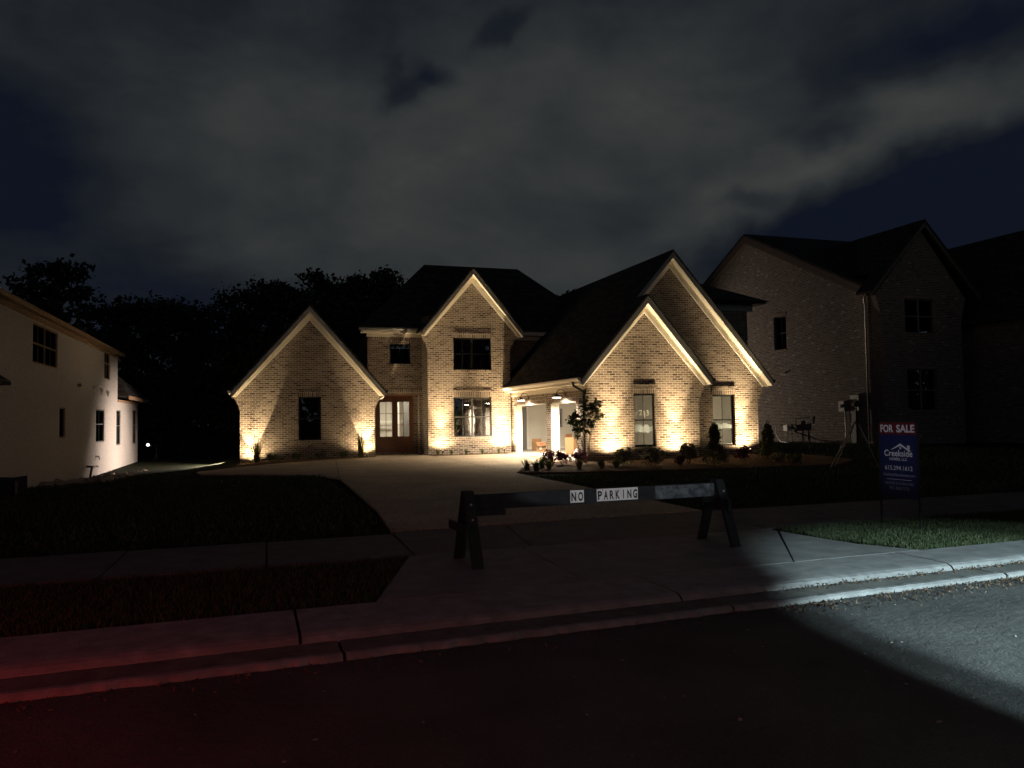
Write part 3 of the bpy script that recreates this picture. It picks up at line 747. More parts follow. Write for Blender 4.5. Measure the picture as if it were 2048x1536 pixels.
# holes reach the floor
b = MB(); b.slab([(25.9, -0.2), (O2[0], -0.2), (O2[0], ZT), (O2[1], ZT), (O2[1], -0.2), (O1[0], -0.2), (O1[0], ZT), (O1[1], ZT), (O1[1], -0.2), (36.5, -0.2), (36.5, 2.9), (25.9, 2.9)], [], 'X', 11.4, 11.62)
b.build('wall', 'brick', house)
for (a0, a1) in (O1, O2):
    b = MB(); b.box(11.382, 11.5, a0 + 0.02, a1 - 0.02, ZT, ZT + 0.24); b.build('lintel', 'soldier', house)
    b = MB(); b.box(11.47, 11.66, a0, a0 + 0.03, 0.05, ZT - 0.002); b.box(11.47, 11.66, a1 - 0.03, a1, 0.05, ZT - 0.002); b.box(11.46, 11.68, a0, a1, ZT - 0.045, ZT)
    b.box(11.66, 11.70, a0 - 0.02, a0 + 0.10, 0.05, ZT); b.box(11.66, 11.70, a1 - 0.12, a1 + 0.02, 0.05, ZT)
    b.build('door_jamb', 'white_trim', house)
# white cased jamb that faces the street at each opening
b = MB(); b.box(11.391, 11.74, O2[1] - 0.04, O2[1] + 0.001, 0.04, ZT - .047)
b.build('door_casing', 'cream', house)
b = MB(); b.box(11.41, 11.70, 33.5, 33.7, 0.04, ZT - 0.05); b.build('door_casing', 'cream', house)
b = MB(); b.box(19.33, 19.55, 27.1, 38, -0.2, 2.9); b.build('wall', 'brick', house)
b = MB(); b.box(16.05 - 0.2, 16.05, 25.9, 26.8, -0.2, 2.9); b.build('wall', 'brick', house)
# garage interior
gi = MB(); gi.box(11.62, 19.3, 36.6, 36.7, 0, 2.75); gi.build('interior_wall', 'drywall', house)
gi = MB(); gi.box(19.2, 19.3, 27.11, 36.59, 0, 2.75); gi.build('interior_wall', 'drywall', house)
gi = MB(); gi.slab([(11.63, 25.92), (15.8, 25.92), (15.8, 27.12), (19.19, 27.12), (19.19, 36.59), (11.63, 36.59)], [], 'Z', 2.72, 2.76); gi.build('ceiling', 'drywall', house)
gi = MB(); gi.slab([(11.05, 26.3), (11.62, 26.3), (11.62, 25.92), (15.8, 25.92), (15.8, 27.12), (19.19, 27.12), (19.19, 36.59), (11.62, 36.59), (11.62, 33.9), (11.05, 33.9)], [], 'Z', -0.1, 0.035); gi.build('garage_floor', 'floor', house)
d = MB(); d.box(12.62, 13.0, 36.55, 36.585, 0.06, 2.16); dd = d.build('interior_door', 'greydoor', house)
d = MB(); d.box(12.55, 12.62, 36.52, 36.59, 0.04, 2.22); d.box(13.0, 13.08, 36.52, 36.59, 0.04, 2.22); d.box(12.55, 13.08, 36.52, 36.59, 2.16, 2.24); d.build('door_frame', 'white_trim', dd)
for z_ in (0.35, 1.1, 1.85):
    d = MB(); d.box(12.63, 12.645, 36.5, 36.55, z_, z_ + 0.1); d.build('hinge', 'darkmetal', dd)
d = MB(); d.box(13.08, 19.2, 36.57, 36.59, 0.04, 0.16); d.build('baseboard', 'white_trim', house)
d = MB(); d.slab(rect(14.5, 14.92, 1.12, 2.06), [], 'Y', 36.53, 36.59); ep = d.build('breaker_panel', 'greydoor', house)
d = MB(); d.slab(rect(14.62, 14.80, 1.3, 1.85), [], 'Y', 36.50, 36.528); d.build('panel_door', 'black', ep)
d = MB(); d.box(14.66, 14.70, 36.485, 36.5, 1.35, 1.8); d.build('breaker', 'rawwood', ep)
wA = window(house, 'Y', 25.6, *WINA, muntins=1, rail=0.5, pane='glass_clear', inset=0.12, fw=0.075)
wB = window(house, 'Y', 26.8, *WINB, muntins=1, rail=0.5, pane='glass_clear', inset=0.12, fw=0.075)
# corbelled brick relief over the two garage windows
for w_, y in ((WINA, 25.6), (WINB, 26.8)):
    b = MB(); b.box(w_[0] - 0.02, w_[1] + 0.02, y - 0.035, y + 0.05, w_[3] + 0.24, w_[3] + 0.33); b.build('brick_ledge', 'brick', house)
# chalk number on the left garage window, smears of film on the lower sashes
def strokes(lines, y, r=0.0105):
    b = MB()
    for ln in lines: b.tube([(p[0], y, p[1]) for p in ln], r, 5)
    return b
def arc(cx, cz, rx, rz, a0, a1, n=8): return [(cx + rx * math.cos(R(a0 + (a1 - a0) * i / n)), cz + rz * math.sin(R(a0 + (a1 - a0) * i / n))) for i in range(n + 1)]
X0 = 13.38; Z0 = 1.62
lines = [[(X0, Z0 + 0.02), (X0 + 0.05, Z0 + 0.18)], [(X0 + 0.06, Z0), (X0 + 0.11, Z0 + 0.17)], [(X0 - 0.02, Z0 + 0.06), (X0 + 0.13, Z0 + 0.08)], [(X0 - 0.01, Z0 + 0.12), (X0 + 0.14, Z0 + 0.14)],
         arc(X0 + 0.24, Z0 + 0.16, 0.05, 0.05, 160, -20) + [(X0 + 0.19, Z0 + 0.03), (X0 + 0.31, Z0 + 0.04)],
         [(X0 + 0.39, Z0 + 0.2), (X0 + 0.41, Z0 - 0.07)],
         arc(X0 + 0.52, Z0 + 0.16, 0.045, 0.04, 150, -90) + arc(X0 + 0.52, Z0 + 0.07, 0.055, 0.05, 90, -150)]
strokes(lines, 25.6 + 0.114).build('chalk_number', 'smoke', wA)
b = MB()
r = random.Random(5)
def smear(b, u0, u1, v, h, y):
    n = 14; top = [(u0 + (u1 - u0) * i / n, v + h * (0.5 + 0.5 * r.random())) for i in range(n + 1)]
    bot = [(u0 + (u1 - u0) * i / n, v - h * 0.3 * r.random()) for i in range(n, -1, -1)]
    b.slab(top + bot, [], 'Y', y, y + 0.002)
smear(b, 13.345, 14.155, 1.05, 0.28, 25.6 + 0.126); b.build('film', 'film', wA)
b = MB(); smear(b, 17.5, 18.4, 1.1, 0.2, 26.8 + 0.126); b.build('film', 'film', wB)
# gooseneck lamps over the garage doors
warmw = (1.0, 0.86, 0.66)
M['lampglow'] = emit('lit_lamp_glass', (1.0, 0.9, 0.75), 40)
M['lampshade'] = plain('dark_lamp_shade', (0.05, 0.047, 0.045), 0.4, metal=0.4)
for y in (31.7, 27.55):
    b = MB(); pts = [(11.40, y, 2.46)] + [(11.20 + 0.17 * math.cos(R(t)), y, 2.52 + 0.17 * math.sin(R(t))) for t in range(-10, 181, 19)] + [(11.03, y, 2.50)]
    b.tube(pts, 0.014, 8); b.tube([(11.40, y, 2.46), (11.37, y, 2.46)], 0.06, 12)
    g = b.build('wall_lamp', 'lampshade', house, smooth=True)
    b = MB(); b.lathe([(0.035, 0.13), (0.05, 0.09), (0.08, 0.07), (0.21, 0.0), (0.215, -0.01), (0.205, -0.005), (0.075, 0.062), (0.0, 0.07)], 24, (11.03, y, 2.38)); b.build('lamp_shade', 'lampshade', g, smooth=True)
    b = MB(); b.lathe([(0.0, -0.035), (0.09, -0.03), (0.17, -0.012), (0.185, 0.0), (0.16, 0.012), (0.0, 0.02)], 20, (11.03, y, 2.385)); b.build('bulb', 'lampglow', g, smooth=True)
    spot('lamp_light', Vector((11.03, y, 2.33)) - Vector((0, 0, 0)), (11.12, y, 0), 1300, 168, 0.5, warmw, radius=0.08).parent = g
# unseen ceiling light, added because the garage interior is lit
l = bpy.data.lights.new('garage_light', 'AREA'); l.energy = 190; l.size = 0.5; l.color = (1, 0.86, 0.66)
o = bpy.data.objects.new('garage_light', l); COL.objects.link(o); o.parent = house; o.location = Vector((14.0, 31.5, 2.64)) - house.location

M['ceiling_glow'] = emit('lit_ceiling_lamp', (1.0, 0.86, 0.66), 6)  # for discs added as fixtures of the unseen garage and hall lights
for p_ in ((14.0, 31.5, 2.68), (6.3, 37.2, 2.965)):
    b = MB(); b.tube([p_, (p_[0], p_[1], p_[2] + 0.035)], 0.2, 16); b.build('ceiling_light', 'ceiling_glow', house)
# -- tower
gable_wall(7.43, 11.33, 34.0, -0.05, -0.05, 9.53, 8.20, 1.2, 5.37, [rect(8.63, 10.42, 3.84, 5.31), rect(8.61, 10.40, 0.79, 2.61)], cl=0.24, cr=0.34, zc=4.75)
b = MB(); b.box(7.43, 7.65, 34.3, 36.6, -0.05, 6.3); b.build('wall', 'brick', house)
b = MB(); b.box(11.13, 11.33, 34.3, 36.0, 2.9, 6.2); b.build('wall', 'brick', house)
rfT = roof_gable(7.15, 11.91, 8.43, 9.53, 33.65, 38.6, 34.0, 5.57)
window(house, 'Y', 34.0, 8.63, 10.42, 3.84, 5.31, mullions=(9.52,), muntins=1, pane='glass_dark', inset=0.12)
window(house, 'Y', 34.0, 8.61, 10.40, 0.79, 2.61, mullions=(9.50,), muntins=1, frame='bronze', pane='glass_refl', inset=0.08)
b = MB(); b.box(8.59, 10.42, 33.975, 34.05, 2.84, 2.93); b.build('brick_ledge', 'brick', house)
b = MB(); b.box(7.7, 11.2, 37.5, 37.6, 0, 5.6); b.build('interior_wall', 'drywall', house)
for z_ in (-0.05, 2.78):
    b = MB(); b.box(7.66, 11.1, 34.32, 37.49, z_, z_ + 0.1); b.build('interior_floor', 'sheath', house)
for k, x in enumerate((9.0, 9.45, 10.0)):
    b = MB(); b.box(x, x + 0.16, 36.2, 36.3, 0.05, 2.7); b.build('wall_stud', 'white_trim', house)
    b = MB(); b.box(x + .1, x + 0.22, 36.2, 36.3, 2.95, 5.0); b.build('wall_stud', 'white_trim', house)
# -- entry block (upper wall over the recessed doors)
DZ = 2.79
b = MB(); b.slab([(4.94, 2.79), (7.43, 2.79), (7.43, 5.5), (4.94, 5.5)], [rect(5.96, 6.90, 4.17, 5.08)], 'Y', 35.2, 35.4)
b.build('wall', 'brick', house)
b = MB(); b.box(4.94, 5.14, 35.4, 38.0, 2.79, 5.5); b.build('wall', 'brick', house)
b = MB(); b.slab(rect(5.11, 7.43, 2.79, 3.02), [], 'Y', 35.18, 35.2); b.build('lintel', 'soldier', house)
b = MB(); b.slab(rect(4.96, 7.42, 5.27, 5.49), [], 'Y', 35.185, 35.2); b.build('brick_band', 'soldier', house)
b = MB(); b.slab([(5.14, -0.05), (5.40, -0.05), (5.40, 2.75), (7.20, 2.75), (7.20, -0.05), (7.43, -0.05), (7.43, 2.95), (5.14, 2.95)], [], 'Y', 36.2, 36.4)
b.build('wall', 'brick', house)
b = MB(); b.box(7.28, 7.43, 35.2, 35.45, -0.05, 2.79); b.build('wall', 'brick', house)
b = MB(); b.box(5.12, 5.2, 35.4, 36.2, -0.05, 2.8); b.build('wall', 'brick', house)
b = MB(); b.box(5.14, 7.4, 35.41, 36.19, 2.74, 2.79); b.build('soffit', 'wood', house)
b = MB(); b.box(5.2, 7.4, 35.9, 36.5, -0.03, 0.10); b.build('door_step', 'soldier', house)
window(house, 'Y', 35.2, 5.96, 6.90, 4.17, 5.08, muntins=1, rail=0, pane='glass_dark', inset=0.12)
# double front door
def door(x0, x1, hand):
    z0, z1 = 0.12, 2.62; st = 0.13; y = 36.22
    g0, g1 = z0 + 0.72, z1 - 0.16
    b = MB(); b.slab(rect(x0, x1, z0, z1), [rect(x0 + st, x1 - st, g0, g1)], 'Y', y, y + 0.05)
    b.slab(rect(x0 + st + .04, x1 - st - .04, z0 + 0.16, g0 - 0.16), [], 'Y', y - 0.012, y)
    mid = (x0 + x1) / 2
    b.slab(rect(mid - 0.012, mid + 0.012, g0, g1), [], 'Y', y + 0.01, y + 0.04)
    for k in (1, 2):
        zz_ = g0 + (g1 - g0) * k / 3; b.slab(rect(x0 + st, mid - .012, zz_ - 0.012, zz_ + 0.012), [], 'Y', y + 0.011, y + 0.039); b.slab(rect(mid + .012, x1 - st, zz_ - 0.012, zz_ + 0.012), [], 'Y', y + 0.011, y + 0.039)
    d = b.build('front_door', 'wood', house)
    g = MB(); g.slab(rect(x0 + st, x1 - st, g0, g1), [], 'Y', y + 0.024, y + 0.028); g.build('door_glass', 'glass_clear', d)
    if hand:
        h = MB(); hx = x1 - 0.06; h.tube([(hx, y + 0.002, 1.28), (hx, y - 0.035, 1.28)], 0.03, 12); h.build('deadbolt', 'darkmetal', d)
        h = MB(); h.tube([(hx, y - 0.01, 1.14), (hx, y - 0.06, 1.14)], 0.028, 12)
        h.tube([(hx, y - 0.03, 1.08), (hx, y - 0.06, 1.0), (hx, y - 0.05, 0.88), (hx, y - 0.01, 0.83)], 0.012, 8); h.build('door_handle', 'darkmetal', d, smooth=True)
door(5.51, 6.336, True); door(6.338, 7.14, False)
b = MB(); b.box(6.322, 6.352, 36.205, 36.219, 0.12, 2.62); b.build('astragal', 'wood', house)
b = MB(); b.box(5.40, 7.20, 36.21, 36.30, 0.101, 0.12); b.build('threshold', 'wood', house)
b = MB(); b.slab([(5.40, 0.121), (5.51, 0.121), (5.51, 2.62), (7.14, 2.62), (7.14, 0.121), (7.20, 0.121), (7.20, 2.75), (5.40, 2.75)], [], 'Y', 36.19, 36.30); b.build('door_frame', 'wood', house)
# entrance hall seen through the door glass
for q_ in ((5.15, 7.42, 39.4, 39.5), (5.15, 5.2, 36.45, 39.39), (7.38, 7.42, 36.45, 39.39)):
    b = MB(); b.box(*q_, 0, 3.2); b.build('interior_wall', 'drywall', house)
b = MB(); b.box(5.21, 7.37, 36.42, 39.39, 3.0, 3.05); b.build('ceiling', 'drywall', house)
b = MB(); b.box(5.21, 7.37, 36.42, 39.39, -0.05, 0.04); b.build('interior_floor', 'sheath', house)
for q_ in ((5.75, 5.95, 38.6, 38.8, 0.04, 2.99), (6.6, 6.92, 38.3, 38.4, 0.04, 2.99)):
    b = MB(); b.box(*q_); b.build('column', 'white_trim', house)
b = MB(); b.box(5.21, 7.37, 38.85, 38.9, 1.5, 1.58); b.build('stair_rail', 'white_trim', house)
b = MB(); b.box(5.3, 5.75, 38.92, 38.97, 0.9, 2.4); b.build('interior_window', 'greydoor', house)
b = MB(); b.box(6.98, 7.36, 37.6, 37.65, 0.04, 2.99); b.build('interior_door', 'greydoor', house)
l = bpy.data.lights.new('hall_light', 'AREA'); l.energy = 95; l.size = 0.5; l.color = (1, 0.86, 0.68)
o = bpy.data.objects.new('hall_light', l); COL.objects.link(o); o.parent = house; o.location = Vector((6.3, 37.2, 2.93)) - house.location

# -- left gable
GL = -0.2
gable_wall(-0.49, 5.11, 34.3, -0.35, -0.1, 2.34, 6.30, 1.155, 2.72, [rect(1.87, 2.82, 0.80, 2.66)], cl=0.26, cr=0.26, zc=2.1)
for q_ in ((-0.49, -0.27, 34.6, 42, -0.6, 2.7), (4.9, 5.11, 34.6, 36.3, -0.1, 2.78)):
    b = MB(); b.box(*q_); b.build('wall', 'brick', house)
rfL = roof_gable(-0.83, 5.51, 6.54, 2.34, 33.95, 42.0, 34.3, 2.90)
gutter(-0.86, 34.0, 42, 2.93, -1, rfL, 'white_trim'); gutter(5.54, 34.0, 35.15, 2.93, 1, rfL, 'darkmetal')
b = MB(); b.tube([(5.58, 34.35, 2.8), (5.5, 34.5, 2.62), (5.24, 34.8, 2.5), (5.18, 34.9, 2.3), (5.18, 34.9, 0.05)], 0.04, 8); b.build('downspout', 'fascia', rfL, smooth=True)
window(house, 'Y', 34.3, 1.87, 2.82, 0.80, 2.66, muntins=1, pane='glass_dark', inset=0.10)
b = MB(); b.box(2.05, 2.2, 37.8, 37.9, 0.3, 2.7); b.build('wall_stud', 'sheath', house)
# -- main hip roof
def hip(x0, x1, y0, y1, ze, sl, parent, name='roof', under=None, rx=None):
    half = (y1 - y0) / 2; yr = (y0 + y1) / 2; zr = ze + sl * half
    xa, xb_ = x0 + half, x1 - half
    if xb_ < xa:
        half = (x1 - x0) / 2; xa = xb_ = (x0 + x1) / 2; zr = ze + sl * half
        v = [(x0, y0, ze), (x1, y0, ze), (x1, y1, ze), (x0, y1, ze), (xa, y0 + half, zr), (xa, y1 - half, zr)]
        f = [(0, 1, 4), (1, 2, 5, 4), (2, 3, 5), (3, 0, 4, 5), (3, 2, 1, 0)]
    else:
        v = [(x0, y0, ze), (x1, y0, ze), (x1, y1, ze), (x0, y1, ze), (xa, yr, zr), (xb_, yr, zr)]
        f = [(0, 1, 5, 4), (1, 2, 5), (2, 3, 4, 5), (3, 0, 4), (3, 2, 1, 0)]
    b = MB(); b.add(v, f)
    return b.build(name, 'shingle', parent)
hipM = hip(4.57, 17.1, 34.85, 42.35, 5.76, 1.0, house)
b = MB(); b.box(4.62, 7.42, 34.88, 34.92, 5.58, 5.74); b.build('fascia', 'cream', hipM)
b = MB(); b.box(4.62, 7.42, 34.92, 35.2, 5.56, 5.60); b.build('soffit', 'cream', hipM)
b = MB(); b.box(4.90, 7.42, 35.15, 35.18, 5.40, 5.56); b.build('frieze_board', 'cream', hipM)
def gutterY(y, x0, x1, z, parent, m):
    b = MB(); w = 0.12
    pts = [(y, z), (y - w, z + 0.01), (y - w, z - 0.05), (y - w * 0.6, z - 0.11), (y, z - 0.11)]
    vs = [(x, p[0], p[1]) for x in (x0, x1) for p in pts]; n = 5
    b.add(vs, [tuple(range(5)), tuple(range(9, 4, -1))] + [(i, (i + 1) % n, (i + 1) % n + n, i + n) for i in range(n)])
    return b.build('gutter', m, parent)
gutterY(34.87, 4.5, 7.2, 5.78, hipM, 'bronze')
# upper wall right of the tower
for q_ in ((11.34, 16.9, 35.2, 35.4, 3.5, 5.5), (16.7, 16.9, 35.41, 41.99, 3.5, 5.5), (4.94, 16.9, 42.0, 42.2, -0.3, 5.5)):
    b = MB(); b.box(*q_); b.build('wall', 'brick', house)
b = MB(); b.box(11.34, 17.0, 35.15, 35.19, 5.36, 5.56); b.box(11.34, 17.05, 34.88, 34.92, 5.56, 5.74); b.build('fascia', 'cream', hipM)
# -- rear two-storey part right of the garage roof
b = MB(); b.box(14.5, 21.44, 30.0, 30.2, 3.0, 6.45); b.box(21.24, 21.44, 30.2, 40, 0, 6.45); b.build('wall', 'brick', house)
b = MB(); b.slab(rect(17, 21.43, 6.08, 6.30), [], 'Y', 29.985, 30.0); b.build('brick_band', 'soldier', house)
hipR = hip(15.3, 22.3, 29.45, 40.5, 6.72, 0.5, house)
b = MB(); b.box(15.6, 21.7, 29.92, 29.98, 6.30, 6.62); b.box(21.44, 21.5, 29.98, 40, 6.30, 6.62); b.build('frieze_board', 'fascia', hipR)
b = MB(); b.box(15.4, 22.2, 29.6, 40.4, 6.63, 6.70); b.build('soffit', 'shingle', hipR)

# ------------------------------------------------------------------ garden uplights
UPC = (1.0, 0.77, 0.46)
M['lens'] = emit('uplight_lens', (1, 0.8, 0.5), 12)
def uplight(loc, lean, label, cone, size, spill, bl, core):
    o = empty('garden_uplight', loc, label, 'garden light', 'uplights at the foot of the house walls')
    b = MB(); b.tube([(0, 0, -0.02), (0, 0, 0.10)], 0.012, 6); b.build('stake', 'darkmetal', o, local=True)
    d = Vector((lean[0], lean[1], 1)).normalized()
    p0 = Vector((0, 0, 0.09)); b = MB(); b.tube([p0, p0 + d * 0.03, p0 + d * 0.13], [0.02, 0.033, 0.036], 12); b.build('lamp_body', 'darkmetal', o, local=True, smooth=True)
    b = MB(); b.tube([p0 + d * 0.131, p0 + d * 0.134], 0.031, 12); b.build('lens', 'lens', o, local=True)
    s = spot('uplight_beam', p0 + d * 0.15, p0 + d * 2, cone, size, bl, UPC, radius=0.03); s.parent = o
    s = spot('uplight_spill', p0 + d * 0.15, p0 + d * 2, spill, 165, 0.6, UPC, radius=0.04); s.parent = o
    if core:
        d2 = Vector((lean[0], 0.10, 1)).normalized(); s = spot('uplight_core', p0 + d * 0.15, p0 + d * 0.15 + d2, core, 46, 1.0, UPC, radius=0.03); s.parent = o
    return o
UPS = [((-0.05, 33.87, -0.17), (0.03, 0.26), 'small black uplight at the far left corner of the left gable', 950, 46, 210, 0.22, 120),
       ((4.69, 33.87, 0.0), (0.0, 0.26), 'small black uplight by the wall left of the wooden front doors', 950, 46, 210, 0.22, 120),
       ((7.98, 33.52, 0.02), (0.02, 0.2), 'small uplight partly hidden by a plant at the left foot of the tower', 200, 62, 240, 0.7, 2500),
       ((10.83, 33.50, 0.03), (-0.03, 0.2), 'small uplight right of the lower tower window beside the open garage', 380, 64, 400, 0.7, 2500),
       ((12.33, 25.10, 0.03), (0.0, 0.2), 'small black uplight left of the window marked #213', 240, 74, 340, 0.7, 2300),
       ((14.98, 25.10, 0.03), (-0.03, 0.2), 'small uplight between the two front garage windows', 230, 74, 320, 0.7, 2300),
       ((18.8, 26.30, 0.03), (-0.1, 0.2), 'small uplight behind the red-leaved shrub at the right house corner', 280, 60, 340, 0.7, 2800)]
for (loc, lean, lab, cone, size, spill, bl, core) in UPS: uplight(loc, lean, lab, cone, size, spill, bl, core)

# ------------------------------------------------------------------ left neighbour: white painted brick, two storeys
lh = empty('white_house', (-10, 32, 0), 'unfinished white two-storey house with bare wood eaves at the left edge', 'house')
XL = -6.0
holesL = [rect(25.5, 28.5, 3.43, 4.61), rect(36.9, 38.3, 3.57, 4.85), rect(28.85, 29.7, 1.18, 2.2), rect(35.1, 37.0, 0.88, 2.24), rect(40.1, 41.3, 0.64, 2.28), rect(45.3, 46.6, 0.57, 2.36)]
b = MB(); b.slab([(18, -0.9), (47.2, -1.9), (47.2, 2.75), (40.35, 2.75), (40.35, 4.88), (18, 4.88)], holesL, 'X', XL - 0.25, XL)
b.build('wall', 'white_brick', lh)
for q_ in ((-14, XL - 0.26, 47.0, 47.2, -2, 2.75), (-14, XL - .26, 40.15, 40.35, 2.7, 4.88), (-14, XL - 0.26, 18, 18.2, -1, 4.88)):
    b = MB(); b.box(*q_); b.build('wall', 'white_brick', lh)
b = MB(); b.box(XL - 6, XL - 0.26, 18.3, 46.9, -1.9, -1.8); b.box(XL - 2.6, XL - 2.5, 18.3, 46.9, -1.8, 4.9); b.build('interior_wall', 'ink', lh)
ww = dict(frame='rawwood', pane='glass_dull', lintel=0, sill=False, sgn=-1, inset=0.025)
window(lh, 'X', XL, 25.5, 28.5, 3.43, 4.61, mullions=(27.0,), muntins=1, **ww)
for (u0, u1, v0, v1) in [(36.9, 38.3, 3.57, 4.85), (28.85, 29.7, 1.18, 2.2), (35.1, 37.0, 0.88, 2.24), (40.1, 41.3, 0.64, 2.28), (45.3, 46.6, 0.57, 2.36)]:
    window(lh, 'X', XL, u0, u1, v0, v1, rail=0.55 if u0 > 35 else 0, muntins=0 if u0 < 30 else 1, **{**ww, 'frame': 'rawwood' if u0 < 30 or v0 > 3 else 'bronze'})
b = MB()
# roof slopes up to the left
b.add([(XL + 0.25, 17.5, 4.93), (XL + 0.25, 40.8, 4.93), (XL - 8, 34, 9.0), (XL - 8, 17.5, 9.0), (XL - 8, 40.8, 4.93)], [(0, 1, 2, 3), (1, 4, 2)])
b.add([(XL + 0.25, 17.5, 4.90), (XL + 0.25, 40.8, 4.90), (XL - 8, 40.8, 4.90), (XL - 8, 17.5, 4.90)], [(3, 2, 1, 0)])
rl = b.build('roof', 'shingle', lh)
b = MB(); b.box(XL + 0.22, XL + 0.26, 17.5, 40.8, 4.80, 4.94); b.box(XL - 8, XL + 0.26, 40.8, 40.84, 4.80, 4.94); b.build('fascia', 'rawwood', rl)
b = MB(); b.box(XL + 0.003, XL + 0.04, 18, 40.35, 4.68, 4.80); b.build('frieze_board', 'rawwood', rl)
b = MB(); b.box(XL + .003, XL + 0.51, 17.5, 40.99, 4.80, 4.83) if False else b.box(XL + 0.10, XL + 0.14, 17.6, 40.6, 4.80, 4.90); b.build('lookout', 'rawwood', rl)
b = MB(); b.add([(XL + 0.5, 40.36, 2.95), (XL + 0.5, 47.9, 2.95), (XL - 5, 47.9, 2.95), (XL - 5, 40.36, 2.95), (XL - 0.1, 40.36, 4.0), (XL - 3, 43, 5.2)], [(0, 1, 4), (1, 2, 5, 4), (2, 3, 5), (3, 0, 4, 5), (3, 2, 1, 0)])
rb = b.build('roof', 'shingle', lh)
b = MB(); b.box(XL + 0.46, XL + 0.5, 40.36, 47.9, 2.78, 2.95); b.box(XL - 5, XL + 0.5, 47.88, 47.92, 2.78, 2.95); b.box(XL + .003, XL + .04, 40.36, 47.3, 2.66, 2.78); b.build('fascia', 'rawwood', rb)
# porch roof nearest the camera
b = MB(); b.add([(XL + 0.3, 20, 2.72), (XL + 0.3, 22.25, 2.72), (XL + 0.01, 21.6, 3.0), (XL + 0.01, 20, 3.0)], [(0, 1, 2, 3)]); b.box(XL + 0.01, XL + 0.3, 20, 22.25, 2.62, 2.71); b.build('porch_roof', 'shingle', lh)
b = MB()
for (y, z) in ((34.4, 3.02), (36.0, 2.98), (37.6, 2.94)): b.tube([(XL, y, z), (XL + 0.10, y, z)], [0.14, 0.12], 10)
b.build('vent', 'white_trim', lh)
b = MB(); b.tube([(XL, 31.6, 3.05), (XL + 0.12, 31.6, 3.05)], 0.06, 8); b.build('outdoor_light', 'galv', lh)
b = MB(); b.tube([(XL, 33.3, 0.02), (XL + 0.25, 33.3, 0.0), (XL + 0.3, 32.6, -0.02), (XL + 0.3, 32.2, -0.5)], 0.04, 8); b.build('pipe', 'darkmetal', lh)
b = MB(); b.tube([(XL, 35.1, 0.35), (XL + 0.12, 35.1, 0.32), (XL + 0.12, 35.3, 0.2)], 0.03, 8); b.tube([(XL, 35.1, -0.05), (XL + 0.1, 35.1, -0.08)], 0.03, 8); b.build('tap', 'galv', lh)
# -- lamp that washes the white wall from the gap between the houses
spot('side_yard_lamp', (-1.2, 40.0, 0.05), (-6, 40.2, -1.5), 2100, 128, 0.55, (1, 0.82, 0.70), radius=0.1).parent = None

# ------------------------------------------------------------------ right neighbour: brown brick, two storeys
rh = empty('brown_brick_house', (34, 36, 0), 'dark two-storey brown brick house behind the for-sale sign at right', 'house')
XR = 30.0
b = MB(); b.slab([(31.7, -0.2), (51.5, -0.3), (51.5, 7.9), (41.6, 12.75), (31.7, 7.9)], [rect(38.2, 39.35, 5.46, 7.45)], 'X', XR, XR + 0.3)
b.build('wall', 'brick2', rh)
b = MB(); b.box(XR + 0.3, 31.0, 31.7, 31.95, -0.2, 7.9); b.build('wall', 'brick2', rh)
window(rh, 'X', XR, 38.2, 39.35, 5.46, 7.45, rail=0.5, muntins=1, frame='bronze', pane='glass_dark', lm='soldier2', inset=0.14)
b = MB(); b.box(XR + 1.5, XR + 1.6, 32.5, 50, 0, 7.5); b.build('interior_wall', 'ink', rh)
# roof ridge along x
def prism_x(x0, x1, yc, hy, ze, zr, t=0.12):
    b = MB(); b.slab([(yc - hy, ze), (yc, zr), (yc + hy, ze), (yc + hy, ze + t), (yc, zr + t), (yc - hy, ze + t)], [], 'X', x0, x1); return b
rr = prism_x(XR - 0.35, 50, 41.6, 10.35, 7.85, 12.98).build('roof', 'shingle', rh)
b = MB(); b.slab([(31.25, 7.6), (31.25, 7.83), (41.6, 12.96), (51.95, 7.83), (51.95, 7.6), (41.6, 12.72)], [], 'X', XR - 0.34, XR - 0.3); b.build('fascia', 'brownpaint', rr)
b = MB(); b.slab([(31.7, 7.62), (31.7, 7.80), (41.6, 12.70), (51.5, 7.80), (51.5, 7.62), (41.6, 12.5)], [], 'X', XR - 0.30, XR - 0.003); b.build('soffit', 'brownpaint', rr)
# front gable
pr = corbel(35.4, 6.2, 7.55, 0.35, 1); pl = corbel(30.15, 6.2, 7.55, 0.35, -1)
outer = [(30.15, -0.2), (35.4, -0.2), (35.4, 6.2)] + pr + [(32.9, 11.0)] + list(reversed(pl)) + [(30.15, 6.2)]
W1 = (31.65, 33.65, 5.66, 7.42); W2 = (31.65, 33.62, 1.66, 3.80)
b = MB(); b.slab(outer, [hole(W1), hole(W2)], 'Y', 31.0, 31.3); b.box(30.15, 30.4, 31.3, 31.7, -0.2, 7.6); b.build('wall', 'brick2', rh)
for w_ in (W1, W2): window(rh, 'Y', 31.0, *w_, mullions=((w_[0] + w_[1]) / 2,), muntins=0, frame='galv', pane='glass_dull', lm='soldier2', inset=0.12)
b = MB(); b.slab([(29.2, 7.6), (32.9, 11.42), (36.6, 7.6), (36.6, 7.72), (32.9, 11.55), (29.2, 7.72)], [], 'Y', 30.7, 31.68)
b.slab([(30.4, 8.84), (32.9, 11.42), (36.6, 7.6), (36.6, 7.72), (32.9, 11.55), (30.4, 8.96)], [], 'Y', 31.68, 41.6); rg = b.build('roof', 'shingle', rh)
b = MB(); b.slab([(29.25, 7.4), (29.25, 7.6), (32.9, 11.4), (36.55, 7.6), (36.55, 7.4), (32.9, 11.18)], [], 'Y', 30.72, 30.76); b.build('fascia', 'bronze', rg)
